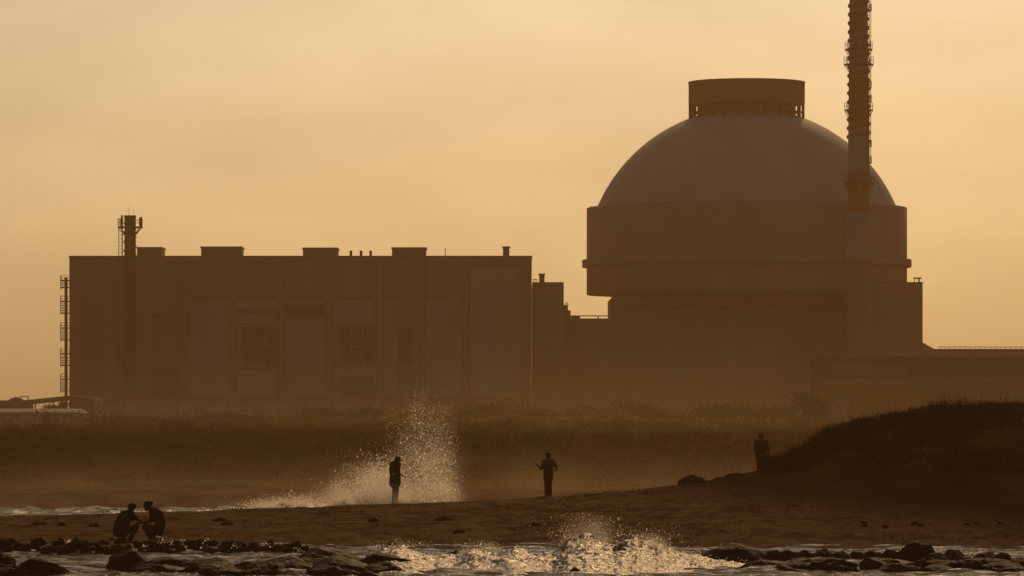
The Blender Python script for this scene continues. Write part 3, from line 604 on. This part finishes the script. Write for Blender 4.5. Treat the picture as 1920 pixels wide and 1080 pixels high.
# far scrub: one mass
C = []
for i in range(2300):
    D = 236 + 455 * rng.random() ** .8; u = rng.uniform(-500, 2400)
    if D > 560 and u < 200: continue
    x = fan(u, D); zb = gz(x, D); H = (.35 + .75 * rng.random() ** 2) * (1 + sstep(330, 520, D) * (-.3 + 4.0 * max(0, noise.noise((x * .06, D * .015, 31)) + .02))); w = .8 + 1.2 * rng.random(); n_ = 95
    q = rng.normal(size=(n_, 3)) * np.array([w * .5, w * .5, H * .28]) + np.array([x, D, zb + H * .5]); q[:, 2] = np.clip(q[:, 2], zb + .02, zb + H); C.append(q)
V, Fq = leaf_quads(np.concatenate(C), .115)
tag(fast_obj('far_scrub', V, Fq, M['leaf']), 'dark low scrub covering the flats before the plant', 'scrub', kind='stuff')
# dune scrub: one mass of stems and small leaves
C = []; Bl = MB(); bv, bf = [], []
for i in range(2600):
    u = 1440 + 900 * rng.random(); yc, zc = crest(u); lo = lerp_tab(u, [(1440, -3), (1500, -8), (1560, -14), (1700, -20), (1920, -26), (2400, -26)])
    y = yc + lo * rng.random() ** 1.3 + 2.5 * rng.random(); x = fan(u, y)
    if noise.noise((x * .45, y * .22, 40)) < -.12 and y < yc - 5: continue
    zb = gz(x, y); H = (.12 + .38 * rng.random() ** 2) * (.65 + .9 * max(0, noise.noise((x * .55, y * .3, 77)) + .1)); n_ = int(40 + 50 * rng.random())
    q = rng.normal(size=(n_, 3)) * np.array([.22, .24, H * .28]) + np.array([x, y, zb + H * .4]); q[:, 2] = np.clip(q[:, 2], zb, zb + H * 1.3); C.append(q)
    for j in range(2):
        a = rng.uniform(0, 6.28); h = H * (1 + .9 * rng.random()); p0 = np.array([x + rng.normal(0, .2), y + rng.normal(0, .2), zb]); p1 = p0 + np.array([math.cos(a) * .16, math.sin(a) * .16, h]); sd = np.array([.012, 0, 0]); k0 = len(bv)
        bv += [p0 - sd, p0 + sd, p1]; bf.append((k0, k0 + 1, k0 + 2))
V, Fq = leaf_quads(np.concatenate(C), .038, .6)
V = np.concatenate([V, np.array(bv + [bv[-1]])]); n0 = len(Fq) * 4
tri = np.array(bf) + n0; Fq = np.concatenate([Fq, np.concatenate([tri, tri[:, 2:3]], 1)]) if False else Fq
o = fast_obj('dune_scrub', V, Fq, M['dry']); tag(o, 'dense dry scrub covering the dune crest', 'scrub', kind='stuff')
o = fast_obj('dune_grass', np.array(bv), np.array(bf), M['dry']); tag(o, 'thin dry grass stems standing out of the dune scrub', 'grass', kind='stuff')

# ------------------------------------------------------------------ rocks
ROCK = []
for s in range(9):
    bm = bmesh.new(); bmesh.ops.create_icosphere(bm, subdivisions=4, radius=1)
    for v in bm.verts:
        p = v.co.copy(); o_ = Vector((s * 7.3, s * 3.1, 0))
        r_ = 1 + .30 * noise.noise(p * .9 + o_) + .20 * abs(noise.noise(p * 2.1 + o_)) + .09 * noise.noise(p * 5 + o_) + .045 * noise.noise(p * 11 + o_)
        
        p4 = p / (abs(p.x) ** 3 + abs(p.y) ** 3 + abs(p.z) ** 3) ** (1 / 3)
        v.co = p4 * r_
        for q in range(6):
            pl = Vector((math.sin(s * 2.1 + q * 1.9), math.cos(s * 1.3 + q * 2.3), .15 + .8 * abs(math.sin(s + q * 1.7)))).normalized(); lim = .70 + .12 * math.sin(s * 3 + q * 5); dd = v.co.dot(pl)
            if dd > lim: v.co -= pl * (dd - lim) * .8
        v.co += p * (.07 * noise.noise(p * 4 + o_) + .05 * noise.noise(p * 9 + o_) + .03 * noise.noise(p * 20 + o_))
    for f in bm.faces: f.smooth = True
    me = bpy.data.meshes.new('rock'); bm.to_mesh(me); bm.free(); ROCK.append(me)
for s in range(9, 13):
    bm = bmesh.new(); bmesh.ops.create_icosphere(bm, subdivisions=4, radius=1)
    for v in bm.verts:
        p = v.co.copy(); o_ = Vector((s * 7.3, s * 3.1, 0)); p4 = p / (abs(p.x) ** 2.15 + abs(p.y) ** 2.15 + abs(p.z) ** 2.15) ** (1 / 2.15)
        v.co = p4 * (1 + .22 * noise.noise(p * 1.2 + o_) + .09 * noise.noise(p * 3 + o_) + .05 * noise.noise(p * 7 + o_) + .03 * noise.noise(p * 15 + o_))
    for f in bm.faces: f.smooth = True
    me = bpy.data.meshes.new('rock'); bm.to_mesh(me); bm.free(); ROCK.append(me)
MESHM = {}
def rock(u, top, hw, D, label, group=None, sq=.75, m='rock', name='rock', smooth=False):
    key = (random.randrange(9, 13) if smooth else random.randrange(9), m)
    if key not in MESHM:
        me = ROCK[key[0]].copy(); me.materials.append(M[m]); MESHM[key] = me
    o = bpy.data.objects.new(name, MESHM[key]); COL.objects.link(o); k = D / F; rx = hw * k
    p = P(u, top, D); rz_ = rx * sq; o.location = (p.x, D, p.z - rz_ * max(v.co.z for v in MESHM[key].vertices)); o.scale = (rx * .95, rx * random.uniform(.7, 1.0), rz_); o.rotation_euler = (0, 0, random.choice([0, math.pi]) + random.uniform(-.5, .5))
    return tag(o, label, 'rock', group)
G = 'dark rocks along the water'
BIG = [(50,1045,68,122,'broad dark rock in the bottom left corner'),(4,1037,26,124,'tall dark rock cut by the left picture edge'),(238,1029,54,127,'domed black rock below the two crouching people'),(300,1046,50,126,'lower black rock touching the domed one, with weed on it'),
       (370,1060,110,122.5,'long flat dark rock along the bottom left'),(465,1064,75,122,'low dark hump at the right end of long flat rock'),(615,1023,85,131,'brown-black rock peak left of the front foam'),(545,1047,95,127,'flat dark rock shelf left of the peak'),(690,1036,95,126,'big black rock sloping down into the front foam'),(630,1054,120,123,'low black rock under the sloping rock'),
       (760,1062,40,123,'dark rock edge meeting the foam at the bottom'),(1155,1013,24,132.6,'single brown rock poking out of the front wave crest'),(850,1031,20,132.8,'small rounded rock at the left of the foam'),(1072,1064,22,122.5,'small pointed black rock in the foam at the bottom edge'),
       (1365,1017,84,133.5,'large smooth brown rock right of the front wave'),(1722,1014,35,133,'tallest black boulder in the right-hand rock row'),(1785,1028,34,133,'dark boulder next right of the tallest one'),(1668,1029,30,133.5,'dark boulder next left of the tallest one'),(1850,1033,40,133,'wide dark boulder near the right end of the row')]
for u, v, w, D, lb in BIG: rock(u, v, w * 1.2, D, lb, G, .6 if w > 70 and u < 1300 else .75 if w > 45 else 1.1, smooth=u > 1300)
rock(1299, 890, 31, 198.5, 'rounded brown boulder on the berm crest', None, .62, 'rock_brown', 'boulder', True)
rock(1348, 894, 16, 199, 'small brown stone right of the crest boulder', None, .6, 'rock_brown', 'boulder', True)
rock(1385, 886, 30, 200, 'low brown boulder below the man by the dune', None, .35, 'rock_brown', 'boulder', True)
for u in (1450, 1482, 1512, 1542, 1576, 1606, 1636): rock(u, 1031 + random.uniform(-3, 4), random.uniform(26, 40), 134 + random.uniform(-.8, 1.2), 'dark rounded rock in the row left of the tallest right boulder', 'rock row on the right', 1.05, smooth=True)
for u in (1755, 1815, 1880, 1905, 1940): rock(u, 1038 + random.uniform(-5, 6), random.uniform(26, 38), 132.5 + random.uniform(-.8, .8), 'dark rounded rock in the row right of tallest right boulder', 'rock row on the right', 1.05, smooth=True)
for i in range(58): rock(1420 + 520 * random.random(), 1052 + random.uniform(-8, 22), random.uniform(24, 60), 127 + random.uniform(-3, 2), 'low wet dark rock in front of the right rock row', 'low rocks on the right', random.uniform(.3, .5))
for i in range(100):
    u = -10 + 580 * i / 99 + random.uniform(-6, 6); rock(u, 1014 + .012 * u + random.uniform(-9, 11), random.uniform(6, 15), 141 + random.uniform(-2, 2), 'small dark rock in the wet strip at the left water edge', 'rock strip at the left water edge', random.uniform(.45, .9))
for i in range(18): rock(270 + 500 * random.random(), 1064 + random.uniform(-8, 6), random.uniform(40, 75), 121.3 + random.uniform(-1, 1.2), 'low dark rock along the bottom left edge', 'low rocks at the bottom left', .5)
for i in range(30): rock(290 + 450 * random.random(), 1050 + random.uniform(-9, 12), random.uniform(45, 80), 125 + random.uniform(-2, 2.5), 'broad flat dark rock in the rock mass left of the front foam', 'rock mass left of the front foam', .45)
for i in range(6): rock(-10 + 110 * random.random(), 1060 + random.uniform(-6, 8), random.uniform(24, 44), 121.3 + random.uniform(-.6, .8), 'low dark rock at the foot of the bottom left corner rock', 'low rocks at the bottom left', .5)
for i in range(34):
    u = 1500 + 430 * random.random() ** .6; v = 985 + random.uniform(-12, 14)
    D = 160
    for _ in range(12):
        zt_ = ground_h(u, D); D = max(146, min(195, (CZ - zt_) * F / (v - HV)))
    rock(u, v - 1, random.uniform(2.5, 7), D, 'small dark stone scattered on the sand on the right', 'stones on the right sand', .5)

# seaweed clumps on the sand
def on_ground(u, v):
    best, bd = 150, 1e9
    for D in np.arange(141, 205, .5):
        r_ = HV + (CZ - base_h(u, D)) * F / D
        if abs(r_ - v) < bd: bd, best = abs(r_ - v), D
    return best
WD = [(343,993,17,'largest dark seaweed patch right of the crouching people'),(512,993,19,'long flat seaweed patch on the sand, middle left'),(180,988,13,'round seaweed patch left of the crouching people'),(73,983,13,'seaweed patch on the sand at the far left'),(115,986,8,'tiny seaweed patch beside the far left one'),(160,974,6,'small seaweed tuft high on the left berm'),(412,977,14,'thin seaweed streak on the berm middle'),(590,970,14,'seaweed streak below the low surf'),(425,985,11,'short seaweed streak below the berm middle'),(830,975,16,'seaweed streak below the spray plume'),(980,960,18,'seaweed streak below the standing man'),(700,978,10,'short seaweed streak left of the plume-side streak'),(1000,985,12,'small dark weed patch behind the front wave'),(860,1000,10,'tiny weed patch above the left foam rock')]
for u, v, w, lb in WD:
    D = on_ground(u, v); k = D / F; x0 = (u - 960) * k; zb = gz(x0, D); q = []
    mb = MB()
    for i in range(26):
        a = random.uniform(0, 6.28); r_ = random.random() ** .7; px, py = x0 + w * k * r_ * math.cos(a), D + 1.1 * w * k * r_ * math.sin(a) * 1.6
        dx, dy = random.uniform(-1, 1) * w * k * .35, random.uniform(-1, 1) * w * k * .4; h = .02 + .07 * (1 - r_)
        z1 = gz(px, py); mb.tube([(px - dx, py - dy, z1 - .01), (px, py, z1 + h), (px + dx, py + dy, z1)], [.025, .045, .02], 5)
    tag(mb.build('seaweed_clump', M['weed'], loc=(x0, D, zb)), lb, 'seaweed', 'seaweed on the sand')
C = []
for i in range(1500):
    u = rng.uniform(-100, 2050); v = rng.uniform(925, 1015) if u < 1200 else rng.uniform(905, 1010); D = rng.uniform(150, 200); x = fan(u, D)
    if base_h(u, D) < .12 or noise.noise((x * .25, D * .12, 60)) < .02: continue
    if D > lerp_tab(u, CY) + .5: continue
    zb = gz(x, D); n_ = 10; q = rng.normal(size=(n_, 3)) * np.array([.22, .3, .012]) + np.array([x, D, zb + .012]); C.append(q)
V, Fq = leaf_quads(np.concatenate(C), .03, .6); tag(fast_obj('beach_litter', V, Fq, M['weed']), 'dark bits of weed strewn over the sand', 'weed litter', kind='stuff')

# ------------------------------------------------------------------ people
def cone_chain(bm, pts):
    for i, (p, r_) in enumerate(pts):
        mtx = Matrix.Translation(p); bmesh.ops.create_icosphere(bm, subdivisions=2, radius=r_, matrix=mtx)
        if i:
            q, r0 = pts[i - 1]; d = Vector(p) - Vector(q)
            if d.length > 1e-4:
                mt = Matrix.Translation((Vector(p) + Vector(q)) / 2) @ d.to_track_quat('Z', 'Y').to_matrix().to_4x4()
                bmesh.ops.create_cone(bm, cap_ends=True, segments=12, radius1=r0, radius2=r_, depth=d.length, matrix=mt)
def ell(bm, p, s, rot=None):
    mtx = Matrix.Translation(p) @ (rot if rot else Matrix()) @ Matrix.Diagonal((*s, 1)); bmesh.ops.create_icosphere(bm, subdivisions=3, radius=1, matrix=mtx)
def solid(name, bm, m, parent, voxel=.014, cut=None):
    me = bpy.data.meshes.new(name); bm.to_mesh(me); bm.free(); tmp = bpy.data.objects.new('tmp', me); COL.objects.link(tmp)
    rm = tmp.modifiers.new('r', 'REMESH'); rm.mode = 'VOXEL'; rm.voxel_size = voxel; sm = tmp.modifiers.new('s', 'SMOOTH'); sm.iterations = 2; sm.factor = .4
    dg = bpy.context.evaluated_depsgraph_get(); ev = tmp.evaluated_get(dg); me2 = bpy.data.meshes.new_from_object(ev, depsgraph=dg); bpy.data.objects.remove(tmp); bpy.data.meshes.remove(me)
    me2.name = name; me2.materials.clear(); me2.materials.append(m); me2.polygons.foreach_set('use_smooth', [True] * len(me2.polygons))
    o = bpy.data.objects.new(name, me2); COL.objects.link(o); o.parent = parent; return o
V3 = Vector
def hand(bm, wr, fw, up, side, curl=.6):      # five fingers of different length, thumb off the side of the palm
    fw, up = V3(fw).normalized(), V3(up).normalized(); sd = fw.cross(up).normalized() * side; up = sd.cross(fw).normalized() * side
    pc = V3(wr) + fw * .05
    for j in (-1.5, -.5, .5, 1.5): cone_chain(bm, [(V3(wr) + sd * j * .012, .018), (V3(wr) + fw * .085 + sd * j * .021, .015)])
    for j, ln in zip((-1.5, -.5, .5, 1.5), (.062, .078, .083, .074)):
        p = V3(wr) + fw * .09 + sd * j * .021; pts = [(p, .0125)]; ang = 0
        for q in range(3):
            ang += curl * (.5, .7, .6)[q]; dr = fw * math.cos(ang) - up * math.sin(ang) + sd * j * .05; p = p + dr * ln / 3 * (1.15, 1, .85)[q]; pts.append((p.copy(), .0115 - .001 * q))
        cone_chain(bm, pts)
    p = V3(wr) + fw * .03 + sd * .038; cone_chain(bm, [(p, .016), (p + fw * .03 + sd * .022 - up * .008, .0135), (p + fw * .06 + sd * .026 - up * .02, .0115)])
def head(bm, c, rot):
    T = lambda v: V3(c) + rot @ V3(v); r4 = rot.to_4x4()
    ell(bm, T((-.005, 0, .02)), (.098, .077, .105), r4); ell(bm, T((.025, 0, -.05)), (.07, .058, .062), r4)
    cone_chain(bm, [(T((.094, 0, .015)), .012), (T((.112, 0, -.018)), .016)])
    for s in (-1, 1):
        ell(bm, T((-.005, s * .079, -.005)), (.028, .012, .034), r4); ell(bm, T((.082, s * .032, .012)), (.014, .017, .010), r4); ell(bm, T((.080, s * .032, .030)), (.014, .022, .008), r4)
    ell(bm, T((.084, 0, -.052)), (.012, .026, .007), r4); ell(bm, T((.082, 0, -.064)), (.012, .022, .007), r4); ell(bm, T((.07, 0, -.092)), (.022, .022, .018), r4)
def person(label, loc, rz, J, shirt, trousers, hairstyle, sleeve=1.0, bare_leg=False, curl=.7, loose=.018, long=0.0):
    """J: joints in a local frame, +X is forward, +Y the person's left, z up from the feet"""
    t = thing('person', label, 'person', loc, None, rz)
    B = {k: V3(v) for k, v in J.items() if not isinstance(v, (int, float))}
    tilt = Matrix.Rotation(J.get('yaw', 0), 3, 'Z') @ Matrix.Rotation(J.get('nod', 0), 3, 'Y')
    up = (B['neck'] - B['pelvis']).normalized(); lat = (B['shL'] - B['shR']).normalized(); mid = B['pelvis'].lerp(B['chest'], .5) if 'waist' not in B else B['waist']
    def torso(bm, e=0):
        for s in (-1, 0, 1):
            cone_chain(bm, [(B['pelvis'] + lat * s * .075, .105 + e), (mid + lat * s * .065, .098 + e), (B['chest'] + lat * s * .085, .108 + e), (B['neck'] - up * .07 + lat * s * .07, .068 + e)])
        cone_chain(bm, [(B['shR'], .06 + e), (B['neck'] - up * .05, .06 + e), (B['shL'], .06 + e)])
    bm = bmesh.new(); torso(bm); cone_chain(bm, [(B['neck'] - up * .05, .062), (B['neck'], .056), (B['head'] - (tilt @ V3((.0, 0, .06))), .056)]); head(bm, B['head'], tilt)
    for s in 'LR':
        cone_chain(bm, [(B['sh' + s], .055), (B['sh' + s].lerp(B['el' + s], .45), .05), (B['el' + s], .039), (B['el' + s].lerp(B['wr' + s], .3), .042), (B['wr' + s], .026)])
        hand(bm, B['wr' + s], J.get('hf' + s) or (B['wr' + s] - B['el' + s]), J.get('hu' + s) or (0, 0, 1), 1 if s == 'R' else -1, curl)
        cone_chain(bm, [(B['hip' + s], .092), (B['hip' + s].lerp(B['kn' + s], .4), .082), (B['kn' + s], .056), (B['kn' + s].lerp(B['an' + s], .3), .056), (B['an' + s], .038)])
        fd = (B['toe' + s] - B['an' + s]); cone_chain(bm, [(B['an' + s] + V3((-fd.x * .3, -fd.y * .3, -.045)), .034), (B['an' + s] + V3((fd.x * .45, fd.y * .45, -.03)), .038), (B['toe' + s], .026)])
    solid('body', bm, M['skin'], t)
    bm = bmesh.new(); torso(bm, loose)
    if long: [cone_chain(bm, [(B['pelvis'] + lat * s_ * .07, .11 + loose), (B['pelvis'] + lat * s_ * .075 - up * long, .12 + loose)]) for s_ in (-1, 0, 1)]
    for s in 'LR': cone_chain(bm, [(B['sh' + s], .073), (B['sh' + s].lerp(B['el' + s], .45 * sleeve), .068), (B['sh' + s].lerp(B['el' + s], .85 * sleeve), .062)])
    solid('shirt', bm, M[shirt], t, .02)
    bm = bmesh.new(); fr = .5 if bare_leg else .93
    for s in 'LR':
        cone_chain(bm, [(B['pelvis'] + lat * (.06 if s == 'L' else -.06) + up * .06, .118), (B['hip' + s], .112), (B['hip' + s].lerp(B['kn' + s], .5), .1), (B['kn' + s], .078)] + ([] if bare_leg else [(B['kn' + s].lerp(B['an' + s], .4), .074), (B['kn' + s].lerp(B['an' + s], fr), .066)]))
    solid('trousers', bm, M[trousers], t, .02)
    T = lambda v: B['head'] + tilt @ V3(v); r4 = tilt.to_4x4(); bm = bmesh.new()
    ell(bm, T((-.016, 0, .045)), (.104, .088, .10), r4); ell(bm, T((-.05, 0, .0)), (.066, .082, .085), r4)
    if hairstyle == 'bun': ell(bm, T((-.135, 0, .035)), (.055, .055, .055), r4); cone_chain(bm, [(T((-.08, 0, .03)), .05), (T((-.135, 0, .035)), .045)])
    if hairstyle == 'thick': ell(bm, T((.01, 0, .085)), (.105, .105, .075), r4); ell(bm, T((-.04, 0, .04)), (.095, .105, .09), r4)
    solid('hair', bm, M['hair'], t, .014)
    if hairstyle == 'cap':
        bm = bmesh.new(); ell(bm, T((-.01, 0, .062)), (.112, .096, .088), r4); ell(bm, T((.10, 0, .045)), (.085, .075, .014), r4); solid('cap', bm, M['shirt_dark'], t, .014)
    return t
def stand(h=1.72, **kw):
    k = h / 1.72
    J = dict(pelvis=(0, 0, .95), chest=(.0, 0, 1.27), neck=(-.01, 0, 1.47), head=(.025, 0, 1.595), shL=(0, .185, 1.405), shR=(0, -.185, 1.405), hipL=(0, .085, .90), hipR=(0, -.085, .90),
             knL=(.02, .095, .49), knR=(.02, -.095, .49), anL=(-.02, .10, .09), anR=(-.02, -.10, .09), toeL=(.15, .12, .03), toeR=(.15, -.12, .03),
             elL=(-.02, .25, 1.11), elR=(-.02, -.25, 1.11), wrL=(.08, .25, .86), wrR=(.08, -.25, .86))
    J.update(kw); return {a: (tuple(c * k for c in b) if isinstance(b, tuple) and not a.startswith(('hf', 'hu')) else b) for a, b in J.items()}
# man on the crest, back to the camera, holding up something in the hand on the left
D = 198.5; p = P(1028, 931, D)
person('person in grey shirt standing upright on the berm with forearm raised', (p.x, D, gz(p.x, D) - .02), R(108),
       stand(1.70, elL=(.02, .26, 1.12), wrL=(.13, .40, 1.25), hfL=(.3, .5, .8), elR=(-.10, -.33, 1.13), wrR=(.12, -.30, 1.04), hfR=(1, .4, 0), knL=(.02, .075, .49), knR=(.02, -.075, .49), anL=(-.02, .075, .09), anR=(-.02, -.075, .09), yaw=.2), 'shirt_grey', 'trouser', 'thick')
# man in the spray, in profile facing right, head bowed
D = 195.5; p = P(741, 943, D)
person('person with bowed head standing in the spray with hands held forward', (p.x, D, P(0, 943, D).z - .04), R(-28),
       stand(1.80, chest=(-.02, 0, 1.25), neck=(.03, 0, 1.46), head=(.085, 0, 1.57), nod=.5, elL=(-.03, .25, 1.10), wrL=(.20, .20, 1.00), hfL=(1, -.1, -.3), elR=(-.03, -.25, 1.10), wrR=(.19, -.20, .97), hfR=(1, .1, -.4)), 'shirt_dark', 'trouser', 'cap', loose=.07, long=.22)
# man beside the dune, hand on hip
D = 205.5; p = P(1427, 900, D)
person('person standing half hidden behind the sand at the foot of dune', (p.x, D, CZ - (897.5 - HV) * D / F), R(80),
       stand(1.74, elR=(-.05, -.30, 1.12), wrR=(.06, -.27, .88), elL=(-.06, .25, 1.10), wrL=(.14, .16, .98), hfL=(.8, -.6, 0), yaw=.35), 'shirt_dark', 'trouser', 'thick', loose=.04, long=.1)
# two people crouching at the rocks
def squat(h=1.70, **kw):
    k = h / 1.70
    J = dict(pelvis=(-.20, 0, .33), waist=(-.18, 0, .52), chest=(-.02, 0, .72), neck=(.10, 0, .86), head=(.21, 0, .955), shL=(.05, .185, .80), shR=(.05, -.185, .80), hipL=(-.18, .10, .32), hipR=(-.18, -.10, .32),
             knL=(.21, .20, .47), knR=(.21, -.20, .47), anL=(.0, .16, .09), anR=(.0, -.16, .09), toeL=(.17, .19, .03), toeR=(.17, -.19, .03),
             elL=(.22, .26, .60), elR=(.22, -.26, .60), wrL=(.44, .16, .66), wrR=(.44, -.16, .66), nod=.45)
    J.update(kw); return {a: (tuple(c * k for c in b) if isinstance(b, tuple) and not a.startswith(('hf', 'hu')) else b) for a, b in J.items()}
D = 143; p = P(236, 1018, D)
person('person with a broad rounded back crouching at the left of the pair', (p.x, D, P(0, 1020, D).z), R(38),
       squat(1.72, head=(.17, -.02, .955), elR=(.25, -.22, .66), wrR=(.49, -.10, .60), elL=(.20, .26, .64), wrL=(.46, .10, .66)), 'shirt_dark', 'trouser', 'thick', loose=.05)
D = 143.4; p = P(289, 1020, D)
person('person with tied-back hair crouching at the right of the pair', (p.x, D, P(0, 1021, D).z), R(172),
       squat(1.80, pelvis=(-.12, 0, .34), waist=(-.17, 0, .58), chest=(-.08, 0, .79), neck=(.06, 0, .93), head=(.18, 0, .99), shL=(-.01, .185, .86), shR=(-.01, -.185, .86), hipL=(-.10, .10, .33), hipR=(-.10, -.10, .33), elL=(.06, .24, .60), elR=(.10, -.24, .60), wrL=(.32, .14, .58), wrR=(.34, -.14, .56)), 'shirt_maroon', 'trouser', 'bun', loose=.035)

# ------------------------------------------------------------------ air
HAZE = dict(density=.00021, color=(.96, .58, .25))
mb = MB().box(-760, 760, -40, 1460, -2.6, 84.5); hz = mb.build('haze', None if False else bpy.data.materials.new('haze_air'), loc=(0, 700, -2.6)); tag(hz, kind='stuff')
m = hz.data.materials[0]; m.use_nodes = True; nt = m.node_tree; nt.nodes.remove(nt.nodes['Principled BSDF'])
pv = nt.nodes.new('ShaderNodeVolumePrincipled'); pv.inputs['Density'].default_value = HAZE['density']; pv.inputs['Color'].default_value = (*HAZE['color'], 1); pv.inputs['Anisotropy'].default_value = .5
nt.links.new(pv.outputs[0], nt.nodes['Material Output'].inputs['Volume'])

# ------------------------------------------------------------------ light
SUN_EL, SUN_AZ = R(25), R(7)
w = bpy.data.worlds.new('World'); S.world = w; w.use_nodes = True; N, L = w.node_tree.nodes, w.node_tree.links
bg = N['Background']; sky = N.new('ShaderNodeTexSky'); sky.sky_type = 'NISHITA'; sky.sun_disc = False; sky.sun_elevation = SUN_EL; sky.sun_rotation = SUN_AZ
sky.air_density = 1.1; sky.dust_density = 2.5; sky.ozone_density = .6; sky.altitude = 0
tc = N.new('ShaderNodeTexCoord'); mp = N.new('ShaderNodeMapping'); mp.inputs['Scale'].default_value = (13, 13, 34); L.new(tc.outputs['Generated'], mp.inputs[0])
nz = N.new('ShaderNodeTexNoise'); nz.inputs['Scale'].default_value = 1.3; nz.inputs['Detail'].default_value = 5; nz.inputs['Roughness'].default_value = .5; L.new(mp.outputs[0], nz.inputs[0])
rp = N.new('ShaderNodeValToRGB'); rp.color_ramp.elements[0].position = .3; rp.color_ramp.elements[0].color = (.87, .868, .86, 1); rp.color_ramp.elements[1].position = .62; rp.color_ramp.elements[1].color = (1, 1, 1, 1); L.new(nz.outputs['Fac'], rp.inputs[0])
tint = N.new('ShaderNodeMix'); tint.data_type = 'RGBA'; tint.blend_type = 'MULTIPLY'; tint.inputs[0].default_value = 1; tint.inputs[7].default_value = (.98, .98, .985, 1)
L.new(sky.outputs[0], tint.inputs[6])
t2 = N.new('ShaderNodeMix'); t2.data_type = 'RGBA'; t2.blend_type = 'MULTIPLY'; t2.inputs[0].default_value = 1; L.new(tint.outputs[2], t2.inputs[6]); L.new(rp.outputs[0], t2.inputs[7])
L.new(t2.outputs[2], bg.inputs['Color']); bg.inputs['Strength'].default_value = .05
sl = bpy.data.lights.new('sun', 'SUN'); sl.energy = 2.0; sl.angle = R(.5); sl.color = (1, .60, .27); so = bpy.data.objects.new('sun', sl); COL.objects.link(so)
sd = Vector((math.sin(SUN_AZ) * math.cos(SUN_EL), math.cos(SUN_AZ) * math.cos(SUN_EL), math.sin(SUN_EL))); so.rotation_euler = (-sd).to_track_quat('-Z', 'Y').to_euler(); so.location = (60, 300, 200)

# ------------------------------------------------------------------ camera
cam = bpy.data.cameras.new('camera'); co = bpy.data.objects.new('camera', cam); COL.objects.link(co); co.location = (0, 0, CZ); co.rotation_euler = (R(90), 0, 0)
cam.sensor_width = 36; cam.lens = 36 * F / 1920; cam.shift_y = (HV - 540) / 1920; cam.clip_start = 1; cam.clip_end = 6000; S.camera = co
S.view_settings.view_transform = 'Standard'; S.view_settings.look = 'None'; S.view_settings.exposure = -.74; S.view_settings.gamma = 1
S.render.engine = 'CYCLES'; cy = S.cycles; cy.use_denoising = True
try: cy.denoiser = 'OPENIMAGEDENOISE'
except Exception: pass
cy.volume_bounces = 1; cy.max_bounces = 8; cy.transparent_max_bounces = 16; cy.caustics_reflective = True; cy.caustics_refractive = True; cy.sample_clamp_indirect = 6
